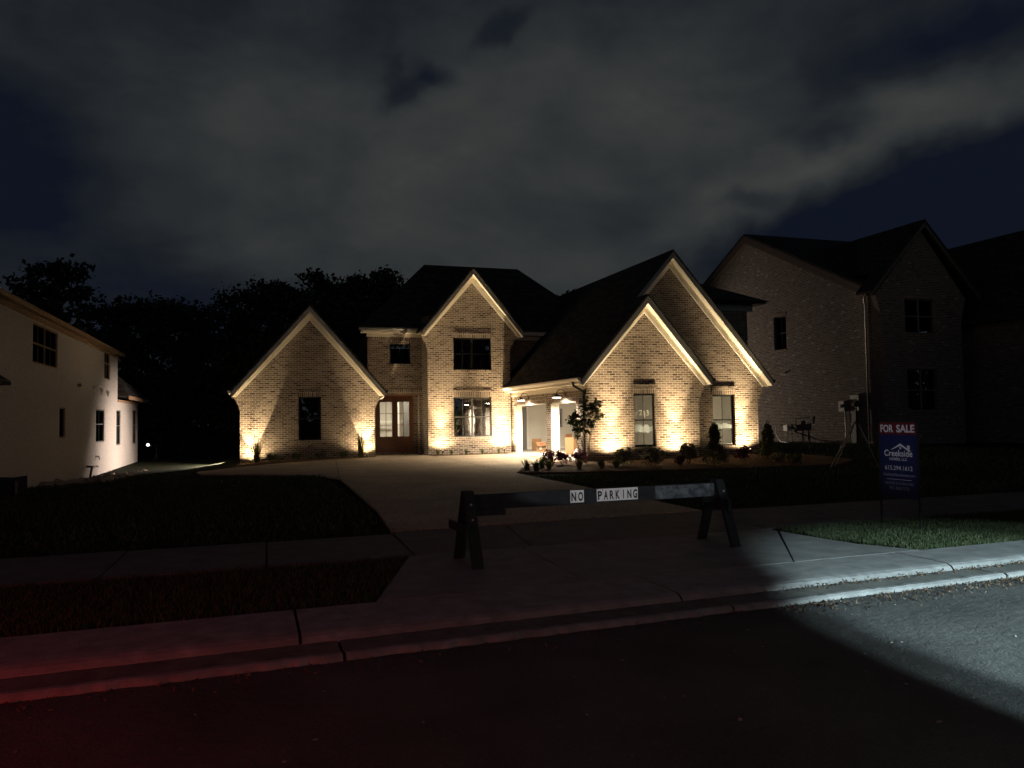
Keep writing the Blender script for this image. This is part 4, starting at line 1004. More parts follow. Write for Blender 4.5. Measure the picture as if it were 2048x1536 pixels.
# downspout on the corner
b = MB(); b.tube([(29.5, 31.3, 7.75), (29.75, 31.75, 7.4), (29.93, 31.85, 7.2), (29.93, 31.85, 0.15)], 0.05, 8); b.build('downspout', 'galv', rr, smooth=True)
# forward garage wing further right
b = MB(); b.slab([(36.4, 6.2), (40.2, 11.35), (44.0, 6.2), (44.0, 6.32), (40.2, 11.5), (36.4, 6.32)], [], 'Y', 22.0, 38.0); b.build('roof', 'shingle', rh)
b = MB(); b.slab([(36.8, -0.2), (43.6, -0.2), (43.6, 6.25), (40.2, 10.8), (36.8, 6.25)], [], 'Y', 22.4, 22.7); b.box(36.8, 37.0, 22.7, 33, -0.2, 6.2); b.box(35.4, 37, 33.0, 33.2, -0.2, 6.3); b.build('wall', 'brick2', rh)
# utilities on the side wall
b = MB(); b.box(XR - 0.16, XR, 32.45, 33.05, 1.72, 2.55); eb = b.build('electrical_box', 'galv', rh)
b = MB(); b.box(XR - 0.30, XR, 33.35, 33.75, 1.70, 2.25); b.build('meter_box', 'galv', rh)
b = MB(); b.tube([(XR - 0.31, 33.55, 1.98), (XR - 0.42, 33.55, 1.98)], 0.09, 12); b.build('electric_meter', 'galv', rh)
b = MB(); b.tube([(XR - 0.08, 33.5, 1.7), (XR - 0.08, 33.5, 0.0)], 0.035, 8); b.tube([(XR - 0.08, 33.1, 1.7), (XR - 0.08, 33.1, 0.0)], 0.02, 8); b.build('conduit', 'galv', rh)
b = MB(); b.box(XR - 0.14, XR - 0.02, 32.7, 33.0, 0.0, 1.7); b.build('utility_cover', 'bronze', rh)
b = MB(); b.tube([(XR - 0.30, 37.6, 0.0), (XR - 0.30, 37.6, 1.0), (XR - 0.3, 37.2, 1.0), (XR - 0.3, 37.2, 1.35), (XR, 37.2, 1.35)], 0.022, 8)
b.tube([(XR - 0.28, 38.0, 0), (XR - 0.28, 38.0, 0.75)], 0.022, 8); b.tube([(XR - 0.28, 38.6, 0.95), (XR - 0.28, 37.5, 0.75)], 0.03, 8); b.build('gas_pipe', 'darkmetal', rh)
b = MB(); b.box(XR - 0.42, XR - 0.18, 37.85, 38.2, 0.62, 0.95); b.tube([(XR - .3, 38.02, .95), (XR - .3, 38.02, 1.12)], 0.05, 8); b.build('gas_meter', 'white_trim', rh)
b = MB(); b.tube([(XR, 38.35, 4.05), (XR - 0.12, 38.35, 4.05)], 0.05, 8); b.build('outdoor_light', 'galv', rh)
b = MB(); b.tube([(29.7, 39.0, 0.95), (29.6, 38.9, 0.5), (29.3, 38.3, 0.15), (28.7, 37.3, 0.03), (28.2, 36.2, 0.03), (27.9, 35.6, 0.03)], 0.03, 8)
tag(b.build('garden_hose', 'white_trim', smooth=True), 'pale hose hanging from the wall beside the gas meter and trailing over the lawn', 'hose')
spot('neighbour_yard_lamp', (26.2, 50.5, 0.3), (30.3, 39.0, 3.2), 2900, 100, 0.6, (1, 0.82, 0.64), radius=0.1)

# ------------------------------------------------------------------ vegetation
def leaf_quads(centers, size, rng, elong=1.6):
    n = len(centers); c = np.asarray(centers)
    a = rng.normal(size=(n, 3)); a /= np.linalg.norm(a, axis=1)[:, None]
    b_ = rng.normal(size=(n, 3)); b_ -= a * (a * b_).sum(1)[:, None]; b_ /= np.linalg.norm(b_, axis=1)[:, None]
    s = size * rng.uniform(0.6, 1.3, n)[:, None]
    v = np.stack([c - a * s * elong / 2, c + b_ * s / 2, c + a * s * elong / 2, c - b_ * s / 2], 1).reshape(-1, 3)
    return v
def quads_obj(name, v, m, parent=None):
    n = len(v) // 4; me = bpy.data.meshes.new(name)
    me.vertices.add(len(v)); me.vertices.foreach_set('co', v.astype(np.float32).ravel())
    me.loops.add(n * 4); me.loops.foreach_set('vertex_index', np.arange(n * 4, dtype=np.int32))
    me.polygons.add(n); me.polygons.foreach_set('loop_start', np.arange(0, n * 4, 4, dtype=np.int32))
    me.update(calc_edges=True); me.materials.append(M[m])
    o = bpy.data.objects.new(name, me); COL.objects.link(o)
    if parent is not None: o.parent = parent
    return o
def clumps(rng, blobs, n_clump, clump_r, per, shell=0.5):
    """blobs: (cx,cy,cz,rx,ry,rz) local; returns leaf centres gathered in clumps near the blob surfaces"""
    out = []
    vol = np.array([b[3] * b[4] * b[5] for b in blobs]) ** 0.67; vol = vol / vol.sum()
    for b_, w in zip(blobs, vol):
        k = max(3, int(n_clump * w)); d = rng.normal(size=(k, 3)); d /= np.linalg.norm(d, axis=1)[:, None]
        rad = rng.uniform(shell, 1.0, k)[:, None]; c = np.array(b_[:3]) + d * rad * np.array(b_[3:])
        cr = clump_r * rng.uniform(0.5, 1.4, k)
        for ci, ri in zip(c, cr):
            out.append(ci + rng.normal(size=(per, 3)) * ri * np.array([0.55, 0.55, 0.4]))
    return np.concatenate(out)
def limb_pts(p0, p1, rng, n=5, w=0.1):
    p0 = np.array(p0, float); p1 = np.array(p1, float); L = np.linalg.norm(p1 - p0)
    return [tuple(p0 + (p1 - p0) * t + (rng.normal(size=3) * w * L * (1 - abs(2 * t - 1)) if 0 < t < 1 else 0)) for t in np.linspace(0, 1, n)]
def big_tree(loc, h, blobs, label, seed, n_clump=170, leaf=0.2, per=40, cr=0.75, group='trees behind the houses', trunk=0.28):
    rng = np.random.default_rng(seed)
    o = empty('tree', loc, label, 'tree', group)
    c = clumps(rng, blobs, n_clump, cr, per)
    quads_obj('crown', leaf_quads(c, leaf, rng), 'leaf_dark', o)
    b = MB(); top = (0, 0, h * 0.72); b.tube(limb_pts((0, 0, -1.5), top, rng, 6, 0.02), [trunk, trunk * .9, trunk * .8, trunk * .65, trunk * .5, trunk * .3], 8)
    for bl in blobs: b.tube(limb_pts((0, 0, h * rng.uniform(0.3, 0.6)), (bl[0], bl[1], bl[2]), rng, 5, 0.08), [trunk * .4, trunk * .32, trunk * .25, trunk * .15, .04], 6)
    b.build('trunk', 'bark', o, local=True, smooth=True)
    return o
def pix(px, py, y): 
    d = ray(px, py); t = y / d.y; return (d.x * t, y, 1.6 + d.z * t)
def tree_from_px(px_base, y, blobs_px, label, seed, **kw):
    """blobs given by their place and half sizes in metres round a real point at distance y"""
    bx = pix(px_base, 860, y)[0]; zb = terr(bx, y)
    bl = []
    for (px, py, rx, rz) in blobs_px:
        p = pix(px, py, y); bl.append((p[0] - bx, (seed % 3 - 1) * 0.6 + 0.0, p[2] - zb, rx, max(rx, rz) * 0.8, rz))
    h = max(b_[2] + b_[5] for b_ in bl)
    return big_tree((bx, y, zb), h, bl, label, seed, **kw)
tree_from_px(125, 55, [(95, 540, 1.5, 0.8), (140, 545, 1.3, 0.6), (60, 575, 1.5, 0.7), (75, 620, 1.6, 1.0), (160, 590, 1.1, 0.55), (115, 585, 1.1, 0.8), (165, 620, 0.9, 0.7), (110, 650, 1.8, 1.2), (20, 600, 0.9, .5)],
             'tall open-crowned tree above the roof of the white house at left', 11, n_clump=150, leaf=0.24, per=22, cr=0.5)
tree_from_px(250, 58, [(240, 625, 1.6, 1.0), (225, 660, 1.5, 1.6), (280, 660, 2.2, 2.2), (240, 740, 2.4, 2.6), (300, 800, 2.5, 2.6), (260, 850, 2.2, 2)],
             'dark bushy tree just right of the white house roof end', 12, n_clump=260, cr=0.7)
tree_from_px(360, 60, [(350, 640, 2.6, 1.5), (400, 660, 2.0, 1.8), (340, 720, 3.0, 2.6), (410, 740, 2.3, 2.8), (370, 820, 3.0, 2.6), (320, 630, 1.2, .8)],
             'broad dark tree with rounded top behind the lawn gap between the houses', 13, n_clump=300, cr=0.8)
tree_from_px(500, 54, [(480, 620, 1.8, 1.5), (540, 590, 1.8, 1.0), (470, 680, 1.4, 1.6), (530, 650, 2.2, 1.9), (455, 750, 1.6, 2.2), (540, 720, 2.2, 2.2), (590, 600, 1.2, 1.1), (480, 820, 2, 2)],
             'large dark tree rising behind the left slope of the left gable', 14, n_clump=330, cr=0.7)
tree_from_px(640, 56, [(628, 565, 0.8, 0.8), (650, 585, 1.2, 1.0), (680, 580, 0.9, 0.7), (655, 640, 2.4, 1.9), (620, 640, 1.5, 1.6), (660, 700, 2.5, 2)],
             'dark tree with two small crests behind the peak of the left gable', 15, n_clump=240, cr=0.6)
tree_from_px(750, 56, [(765, 562, 1.2, 0.7), (715, 575, 0.9, 0.7), (740, 590, 1.6, 1.1), (785, 590, 1.4, 1.0), (740, 650, 2.6, 2.0), (800, 640, 1.8, 1.8)],
             'dark tree against the left end of the main roof', 16, n_clump=240, cr=0.6)
tree_from_px(1150, 60, [(1150, 592, 0.85, 0.45), (1170, 588, 0.7, 0.4), (1140, 605, 0.8, .6), (1160, 620, 2, 1.2)],
             'dark treetop showing between the main roof and the garage ridge', 17, n_clump=110, cr=0.4, leaf=0.2)
# a woodland edge closes the horizon further back
rng = np.random.default_rng(77); cs = []
for i in range(90):
    x = -75 + i * 2.2; y = 78 + rng.uniform(-6, 8); h = rng.uniform(6.5, 9.5)
    cs.append(np.array([x, y, 0]) + np.abs(rng.normal(size=(1, 3))) * 0 + rng.normal(size=(420, 3)) * np.array([2.0, 1.8, 0]) + np.stack([np.zeros(420), np.zeros(420), rng.uniform(-1.5, h, 420) - 1], 1))
tag(quads_obj('woodland', leaf_quads(np.concatenate(cs), 0.55, rng), 'leaf_dark'), 'dark far-off woodland behind the houses', 'woodland', kind='stuff')

def shrub(loc, r, h, m, name, label, cat, seed, n=60, leaf=0.045, per=14, shape='round', group=None, cr=0.07):
    rng = np.random.default_rng(seed); o = empty(name, loc, label, cat, group)
    if shape == 'round':
        bl = [(0, 0, h * 0.55, r, r, h * 0.45)] + [(rng.uniform(-.5, .5) * r, rng.uniform(-.5, .5) * r, h * rng.uniform(.5, .85), r * .4, r * .4, h * .25) for _ in range(4)]
        c = clumps(rng, bl, n, cr, per, 0.35)
    else:
        c = []
        for k in range(n):
            t = rng.uniform(0, 1) ** 0.8; z = 0.06 + t * (h - 0.06); rr_ = r * (1 - t) ** 0.75 * (0.75 + 0.25 * math.sin(t * 9 + seed)) + 0.02
            a = rng.uniform(0, 2 * math.pi); q = rr_ * rng.uniform(0.6, 1.08)
            c.append(np.array([q * math.cos(a), q * math.sin(a), z]) + rng.normal(size=(per, 3)) * np.array([0.035, 0.035, 0.06]))
        c = np.concatenate(c)
    c[:, 2] = np.maximum(c[:, 2], 0.02)
    quads_obj('foliage', leaf_quads(c, leaf, rng), m, o)
    b = MB()
    for k in range(4):
        a = k * 1.6 + seed; b.tube([(0.02 * math.cos(a), 0.02 * math.sin(a), -0.03), (r * .35 * math.cos(a), r * .35 * math.sin(a), h * .45), (r * .6 * math.cos(a), r * .6 * math.sin(a), h * .75)], [0.012, 0.009, 0.004], 5)
    b.build('stem', 'bark', o, local=True)
    return o
def blades(loc, r, h, n, m, name, label, cat, seed, width=0.012, group=None, droop=0.5, upright=0.4):
    rng = np.random.default_rng(seed); o = empty(name, loc, label, cat, group); b = MB()
    for k in range(n):
        a = rng.uniform(0, 2 * math.pi); L = h * rng.uniform(0.6, 1.1); lean = rng.uniform(0.05, 1) * r
        d = np.array([math.cos(a), math.sin(a)]); s = np.array([-math.sin(a), math.cos(a)]) * width / 2
        base = rng.uniform(-0.03, 0.03, 2) * (r / 0.15)
        P = []
        for t in (0, 0.35, 0.7, 1.0):
            q = base + d * lean * t ** 1.6; z = L * (t - droop * 0.35 * t * t * (lean / r)); P.append((q, z, 1 - 0.85 * t))
        vs = []
        for (q, z, w) in P: vs += [(q[0] - s[0] * w, q[1] - s[1] * w, z), (q[0] + s[0] * w, q[1] + s[1] * w, z)]
        b.add(vs, [(0, 1, 3, 2), (2, 3, 5, 4), (4, 5, 7, 6)])
    b.build('leaves', m, o, local=True, recalc=False)
    return o
G1 = 'clipped evergreen shrubs below the garage windows'
shrub((11.35, 22.6, 0.02), 0.33, 0.62, 'leaf_shrub', 'shrub', 'grey-green shrub left of and below the window marked #213', 'shrub', 1, 90, 0.05, 14, group=G1)
shrub((11.95, 21.8, 0.02), 0.42, 0.62, 'leaf_shrub', 'shrub', 'wide grey-green shrub directly below the window marked #213', 'shrub', 2, 120, 0.05, 14, group=G1)
shrub((13.6, 22.4, 0.02), 0.36, 0.66, 'leaf_shrub', 'shrub', 'grey-green shrub right of the bright middle uplight', 'shrub', 3, 100, 0.05, 14, group=G1)
shrub((12.75, 21.5, 0.02), 0.17, 0.36, 'leaf_purple', 'purple_shrub', 'small dark red shrub in front of the middle uplight', 'shrub', 4, 36, 0.045, 10)
shrub((15.75, 22.5, 0.02), 0.33, 0.55, 'leaf_purple', 'purple_shrub', 'red-leaved twiggy shrub glowing before the right corner uplight', 'shrub', 5, 70, 0.05, 10)
shrub((14.0, 21.5, 0.02), 0.42, 1.25, 'leaf_conifer', 'conifer', 'cone-shaped evergreen in front of the right garage window', 'shrub', 6, 260, 0.045, 12, shape='cone', group='cone-shaped evergreens')
shrub((17.3, 23.2, 0.02), 0.42, 1.22, 'leaf_conifer', 'conifer', 'cone-shaped evergreen just right of the house corner', 'shrub', 7, 260, 0.045, 12, shape='cone', group='cone-shaped evergreens')
shrub((16.5, 21.6, 0.02), 0.30, 0.35, 'leaf_shrub', 'shrub', 'low dark shrub right of the right-hand evergreen cone', 'shrub', 8, 60, 0.045, 10)
shrub((16.6, 20.9, 0.02), 0.34, 0.30, 'leaf_conifer', 'shrub', 'lowest shrub at the right end of the bed by the lawn', 'shrub', 9, 60, 0.045, 10)
shrub((9.55, 24.7, 0.02), 0.30, 0.48, 'leaf_purple', 'purple_shrub', 'leftmost of the three purple shrubs before the garage door', 'shrub', 10, 60, 0.05, 10, group='purple shrubs before the garage door')
shrub((9.85, 24.2, 0.02), 0.32, 0.46, 'leaf_purple', 'purple_shrub', 'middle of the three purple shrubs before the garage door', 'shrub', 11, 55, 0.05, 10, group='purple shrubs before the garage door')
shrub((10.3, 23.9, 0.02), 0.34, 0.50, 'leaf_purple', 'purple_shrub', 'purple shrub nearest the crepe myrtle stems', 'shrub', 12, 55, 0.05, 10, group='purple shrubs before the garage door')
for k, (x, y, lab) in enumerate([(8.66, 22.35, 'round grass tuft in front of the purple shrubs'), (9.5, 21.95, 'round grass tuft at the foot of the crepe myrtle'),
                                 (10.08, 21.6, 'golden grass tuft midway between the myrtle and the garage window'), (10.65, 21.75, 'golden grass tuft nearest the clipped shrubs')]):
    blades((x, y, 0.02), 0.24, 0.32, 420, 'leaf_tuft', 'grass_tuft', lab, 'ornamental grass', 30 + k, 0.012, 'round grass tufts along the bed edge')
for k, (x, y, lab) in enumerate([(7.95, 22.35, 'spiky-leaved plant at the tip of the flower bed'), (8.1, 21.95, 'larger spiky plant second from the bed tip'), (8.75, 23.2, 'spiky plant half hidden left of the purple shrubs')]):
    blades((x, y, 0.02), 0.30, 0.40, 60, 'leaf_green', 'spiky_plant', lab, 'plant', 40 + k, 0.035, 'spiky plants at the bed tip')
for k, (x, lab) in enumerate([(7.78, 'small plant covering the uplight at the left foot of the tower'), (8.42, 'small plant at the tower foot left of the lower window'), (9.10, 'small plant under the left half of the lower tower window'),
                              (9.85, 'small plant under the right half of the lower tower window'), (10.62, 'small plant beside the bright uplight near the garage')]):
    blades((x, 33.72, 0.03), 0.16, 0.26, 46, 'leaf_green', 'small_plant', lab, 'plant', 50 + k, 0.03, 'small plants along the tower foot')
blades((0.18, 33.62, -0.12), 0.50, 1.25, 110, 'leaf_blade', 'ornamental_grass', 'tall ornamental grass by the uplight at the far left corner', 'ornamental grass', 60, 0.03)
blades((4.42, 33.8, 0.0), 0.45, 1.25, 110, 'leaf_blade', 'ornamental_grass', 'tall ornamental grass left of the uplight by the front doors', 'ornamental grass', 61, 0.03)
for k, (x, y, lab) in enumerate([(0.75, 33.2, 'low leafy shrub beside the tall grass at the far left corner'), (1.75, 33.2, 'low shrub under the left part of the left gable window'), (2.7, 33.7, 'low shrub right of the left gable window'), (3.65, 33.8, 'greenest low shrub before the right half of the left gable')]):
    shrub((x, y, terr(x, y) + 0.02), 0.30, 0.30, 'leaf_green', 'low_shrub', lab, 'shrub', 70 + k, 50, 0.04, 9, group='low shrubs along the left gable')
# crepe myrtle with several thin stems
def myrtle():
    rng = np.random.default_rng(21); o = empty('crepe_myrtle', (11.0, 24.9, 0.02), 'multi-stemmed crepe myrtle with dark leaves at the garage corner', 'tree')
    b = MB(); tips = []
    for k in range(6):
        a = k * 1.05 + 0.3; r0 = 0.04; top = (math.cos(a) * rng.uniform(.25, .55), math.sin(a) * rng.uniform(.2, .4), rng.uniform(1.4, 2.1))
        pts = limb_pts((r0 * math.cos(a), r0 * math.sin(a), -0.05), top, rng, 6, 0.03); b.tube(pts, [0.02, 0.018, 0.015, 0.012, 0.009, 0.005], 6)
        tips.append(top)
        for _ in range(3):
            q = pts[rng.integers(2, 5)]; t2 = (q[0] + rng.uniform(-.3, .3), q[1] + rng.uniform(-.3, .3), q[2] + rng.uniform(.15, .5)); b.tube([q, t2], [0.007, 0.003], 5); tips.append(t2)
    b.build('trunk', 'tan_bark', o, local=True, smooth=True)
    bl = [(0.0, 0, 1.55, 0.22, 0.2, 0.35), (0.05, 0, 2.0, 0.2, 0.2, 0.3), (-0.3, 0, 1.65, 0.28, 0.2, 0.3), (0.36, 0, 1.85, 0.24, 0.2, 0.35), (0.06, 0, 2.45, 0.1, 0.1, 0.3), (-0.5, 0, 1.4, 0.16, 0.16, 0.16), (0.55, 0, 2.1, 0.16, 0.16, 0.2),
          (0.5, 0, 1.6, 0.15, 0.15, 0.15), (-0.1, 0, 1.15, 0.3, 0.2, 0.15)] + [(t[0], t[1], t[2], 0.12, 0.12, 0.12) for t in tips]
    c = clumps(rng, bl, 230, 0.07, 9, 0.2)
    quads_obj('crown', leaf_quads(c, 0.06, rng, 1.8), 'leaf_myrtle', o)
myrtle()
# lawn grass blades: nobody could count them
def grass(n_list, seed=5):
    rng = np.random.default_rng(seed); V = []
    for (x0, x1, y0, y1, n, h, cond) in n_list:
        x = rng.uniform(x0, x1, n); y = rng.uniform(y0, y1, n) + 0.025 * x
        keep = cond(x, y); x, y = x[keep], y[keep]; n = len(x)
        z = np.array([terr(a, c) for a, c in zip(x, y)]) - 0.03
        a = rng.uniform(0, 2 * np.pi, n); w = 0.0045 * (1 + (y > 12) * 1.5) * rng.uniform(.7, 1.4, n); L = h * rng.uniform(.5, 1.2, n)
        lx = rng.normal(size=n) * L * .45; ly = rng.normal(size=n) * L * .45
        c, s = np.cos(a) * w, np.sin(a) * w
        p0 = np.stack([x - c, y - s, z], 1); p1 = np.stack([x + c, y + s, z], 1)
        p2 = np.stack([x + lx + c * .3, y + ly + s * .3, z + L], 1); p3 = np.stack([x + lx - c * .3, y + ly - s * .3, z + L], 1)
        V.append(np.stack([p0, p1, p2, p3], 1).reshape(-1, 3))
    return np.concatenate(V)
vergeR = lambda x, y: (y > 6.97 + .025 * x) & (y < 9.28) & (x > 7.36 - (y - 7.15) * 0.28)
vergeL = lambda x, y: (y > 6.97 + .025 * x) & (y < 9.12) & (x < 1.02 + (y - 7.0) * 0.35)
allc = lambda x, y: x > -99
right_lawn = lambda x, y: (x > 7.35) & (y < 20.2)
V = grass([(7.0, 12.5, 6.7, 9.4, 62000, 0.055, vergeR), (12.5, 22, 6.7, 9.4, 20000, 0.06, vergeR), (-4, 1.9, 6.9, 9.4, 26000, 0.055, vergeL),
           (7.3, 16, 11.3, 20.2, 26000, 0.07, right_lawn), (16, 30, 12, 37, 26000, 0.09, lambda x, y: ~((x < 20.4) & (y > 19.4))), (-6, 2.0, 11.1, 24, 22000, 0.07, allc),
           (-6, -2, 24, 34, 6000, 0.09, allc)])
tag(quads_obj('grass', V, 'grass'), 'short lawn grass on the verges and yards', 'grass', kind='stuff')

# ------------------------------------------------------------------ lettering
def text_mesh(s, size=1.0, bold=0.0, sx=1.0, align='LEFT', space=1.0):
    c = bpy.data.curves.new('t', 'FONT'); c.body = s; c.size = size; c.offset = bold; c.align_x = align; c.space_character = space
    c.resolution_u = 4
    o = bpy.data.objects.new('t', c); COL.objects.link(o); bpy.context.view_layer.update()
    dg = bpy.context.evaluated_depsgraph_get(); me = bpy.data.meshes.new_from_object(o.evaluated_get(dg))
    vs = [(v.co.x * sx, v.co.y) for v in me.vertices]; fs = [tuple(p.vertices) for p in me.polygons]
    bpy.data.objects.remove(o); bpy.data.meshes.remove(me)
    return vs, fs
def text_on(b, s, fit, baseline, height, to3, bold=0.0, centre=None, left=None, sx=None):
    """fit = wanted width; height = cap height"""
    vs, fs = text_mesh(s, 1.0, bold)
    xs = [v[0] for v in vs]; ys = [v[1] for v in vs]; w = max(xs) - min(xs)
    caps = 0.73
    ky = height / caps; kx = fit / w
    x0 = min(xs)
    u0 = (centre - fit / 2) if centre is not None else left
    b.add([to3(u0 + (v[0] - x0) * kx, baseline + v[1] * ky) for v in vs], fs)
# ------------------------------------------------------------------ NO PARKING barricade
bar = empty('barricade', (4.05, 8.45, 0), 'low dark wooden barricade across the driveway with white NO PARKING letters', 'barricade', rz=math.atan(0.03))
# local x along the beam
def dist_board(): pass
b = MB(); b.box(-1.72, 1.48, -0.02, 0.02, 0.585, 0.755); beam = b.build('crossbeam', 'navy', bar, local=True)
def frame(x, splay=0.36, flip=1):
    b = MB(); b.obox((x - 0.03, -splay, 0.0), (x, -0.035, 0.80), 0.13, 0.04, up=(1, 0, 0)); b.obox((x - 0.03, -splay, 0.0), (x, -0.035, 0.80), 0.001, 0.001)
    return b
for x in (-1.78, 1.50):
    for sgn in (-1, 1):
        b = MB(); hw = 0.064
        y0, y1 = sgn * 0.36, sgn * 0.045
        vs = []
        for (yy, z, dx) in ((y0, 0.0, 0.0), (y1, 0.80, 0.0)):
            for (ox, oy) in ((-hw, -0.02), (hw, -0.02), (hw, 0.02), (-hw, 0.02)): vs.append((x + ox * (1 if z < .4 else 0.85), yy + oy, z))
        b.add(vs, [(3, 2, 1, 0), (4, 5, 6, 7), (0, 1, 5, 4), (1, 2, 6, 5), (2, 3, 7, 6), (3, 0, 4, 7)])
        b.build('leg', 'navy', bar, local=True)
    b = MB(); b.box(x - 0.12, x - 0.085, -0.32, 0.36, 0.36, 0.45) if x < 0 else b.box(x - 0.02, x + 0.02, -0.26, 0.26, 0.42, 0.56); b.build('leg_brace', 'navy', bar, local=True)
b = MB(); b.box(-1.70, -1.35, -0.055, 0.055, 0.52, 0.58); b.box(1.25, 1.46, -0.055, 0.055, 0.52, 0.58); b.build('ledger', 'navy', bar, local=True)
for x in (-1.78, 1.50):
    for z_, y_ in ((0.66, -0.125), (0.50, -0.175)):
        b = MB(); b.tube([(x, y_, z_), (x, y_ - 0.022, z_)], 0.013, 8); b.build('bolt', 'galv', bar, local=True)
# worn reflective patch at the right end
def patch_mat():
    m, t, bb = mat('worn_reflective_patch'); tcn = t.nodes.new('ShaderNodeTexCoord'); n = noise(t, tcn.outputs['Object'], 11, 5, 0.65)
    r_ = t.nodes.new('ShaderNodeValToRGB'); t.links.new(n.outputs[0], r_.inputs[0]); r_.color_ramp.elements[0].position = .42; r_.color_ramp.elements[1].position = .68
    r_.color_ramp.elements[0].color = (0.03, 0.04, 0.05, 1); r_.color_ramp.elements[1].color = (0.16, 0.18, 0.19, 1); t.links.new(r_.outputs[0], bb.inputs['Base Color']); bb.inputs['Roughness'].default_value = .6
    return m
M['patch'] = patch_mat()
b = MB(); b.box(0.60, 1.44, -0.026, -0.021, 0.590, 0.750); b.build('reflective_patch', 'patch', beam)
def plates(word, x0, w, z0, h, tilts, parent):
    pl = MB(); tx = MB(); rr_ = random.Random(len(word))
    for k, ch in enumerate(word):
        xa = x0 + k * w; t = tilts[k]
        c = Vector((xa + w / 2, 0, z0 + h / 2))
        def to(u, v, d=0):
            du, dv = u - c.x, v - c.z; return (c.x + du * math.cos(t) - dv * math.sin(t), -0.024 - d, c.z + du * math.sin(t) + dv * math.cos(t))
        q = [to(xa + .001, z0), to(xa + w - .001, z0), to(xa + w - .001, z0 + h), to(xa + .001, z0 + h)]
        d_ = -0.0015 * (k % 2); pl.add([(p[0], p[1] + d_, p[2]) for p in q] + [(p[0], -0.0205, p[2]) for p in q], [(0, 1, 2, 3), (0, 4, 5, 1), (1, 5, 6, 2), (2, 6, 7, 3), (3, 7, 4, 0)])
        lw = w * (0.70 if ch != 'I' else 0.14)
        text_on(tx, ch, lw, z0 + h * 0.15, h * 0.70, lambda u, v: to(u, v, 0.003), bold=0.035, centre=xa + w / 2)
    p = pl.build('letter_plate', 'sheet_white', parent); tx.build('lettering', 'ink', p, recalc=False)
plates('NO', -0.535, 0.088, 0.605, 0.145, [0.0, 0.0], beam)
plates('PARKING', -0.19, 0.0785, 0.605, 0.145, [0.03, -0.02, 0.0, 0.02, 0.0, 0.02, -0.02], beam)

# ------------------------------------------------------------------ for-sale sign, facing along the street
sign = empty('for_sale_sign', (8.62, 8.64, 0), 'blue and red FOR SALE sign in a metal frame standing on the dark lawn', 'sign')
# local: panel in the y-z plane, facing -x; u runs from far (left in view) to near (right)
S_far, S_near = 0.36, -0.34
def sg(u, v, d=0.0): # u 0..0.70 left to right
    return (-0.006 - d, S_far - u, v)
W = S_far - S_near
def panel(u0, u1, v0, v1, m, name):
    b = MB(); q = [sg(u0, v0), sg(u1, v0), sg(u1, v1), sg(u0, v1)]; b.add(q + [(p[0] + 0.010, p[1], p[2]) for p in q], [(0, 1, 2, 3), (7, 6, 5, 4), (0, 4, 5, 1), (1, 5, 6, 2), (2, 6, 7, 3), (3, 7, 4, 0)])
    return b.build(name, m, sign, local=True)
blue = panel(0.02, W - 0.02, 0.40, 1.285, 'sign_blue', 'panel'); red = panel(0.02, W - 0.02, 1.287, 1.46, 'sign_red', 'rider_panel')
b = MB()
for u in (0.01, W - 0.01): p = sg(u, 0); b.box(p[0] - 0.008, p[0] + 0.012, p[1] - 0.011, p[1] + 0.011, -0.2, 1.49)
b.box(-0.014, 0.006, S_near, S_far, 1.462, 1.482); b.build('frame', 'black', sign, local=True)
# the frame is tilted a little on screen only through perspective; letters are laid on the panels
b = MB(); text_on(b, 'FOR', 0.235, 1.325, 0.105, lambda u, v: sg(u, v, 0.002), bold=0.03, left=0.045); text_on(b, 'SALE', 0.315, 1.325, 0.105, lambda u, v: sg(u, v, 0.002), bold=0.03, left=0.335)
b.build('lettering', 'sign_white', red, recalc=False)
b = MB()
def poly(pts): b.add([sg(u, v, 0.002) for u, v in pts], [tuple(range(len(pts)))])
c = W / 2 + 0.03
# roof line, chimney and small window of the logo
poly([(c - 0.155, 1.075), (c + 0.015, 1.165), (c + 0.015, 1.135), (c - 0.145, 1.072)])
poly([(c + 0.015, 1.165), (c + 0.20, 1.06), (c + 0.165, 1.055), (c + 0.015, 1.135)])
poly([(c + 0.135, 1.10), (c + 0.135, 1.14), (c + 0.178, 1.14), (c + 0.178, 1.078)])
for (a0, b0) in ((0, 0), (0.017, 0), (0, 0.019), (0.017, 0.019)): poly([(c + 0.0 + a0, 1.085 + b0), (c + 0.014 + a0, 1.085 + b0), (c + 0.014 + a0, 1.101 + b0), (c + 0.0 + a0, 1.101 + b0)])
text_on(b, 'Creekside', 0.50, 0.985, 0.090, lambda u, v: sg(u, v, 0.002), bold=0.016, centre=W / 2)
text_on(b, 'HOMES, LLC', 0.31, 0.925, 0.040, lambda u, v: sg(u, v, 0.002), bold=0.012, centre=W / 2)
text_on(b, '615.294.1612', 0.49, 0.79, 0.062, lambda u, v: sg(u, v, 0.002), bold=0.004, centre=W / 2)
poly([(0.13, 0.655), (0.57, 0.655), (0.57, 0.661), (0.13, 0.661)])
b.build('lettering', 'sign_white', blue, recalc=False)
b = MB(); text_on(b, 'CreeksideNewHomes.com', 0.56, 0.705, 0.040, lambda u, v: sg(u, v, 0.002), bold=0.0, centre=W / 2)
text_on(b, 'GROOME & CO REALTORS', 0.51, 0.585, 0.036, lambda u, v: sg(u, v, 0.002), bold=0.0, centre=W / 2)
text_on(b, '901.465.7172', 0.35, 0.515, 0.045, lambda u, v: sg(u, v, 0.002), bold=0.0, centre=W / 2)
b.build('lettering', 'sign_grey', blue, recalc=False)

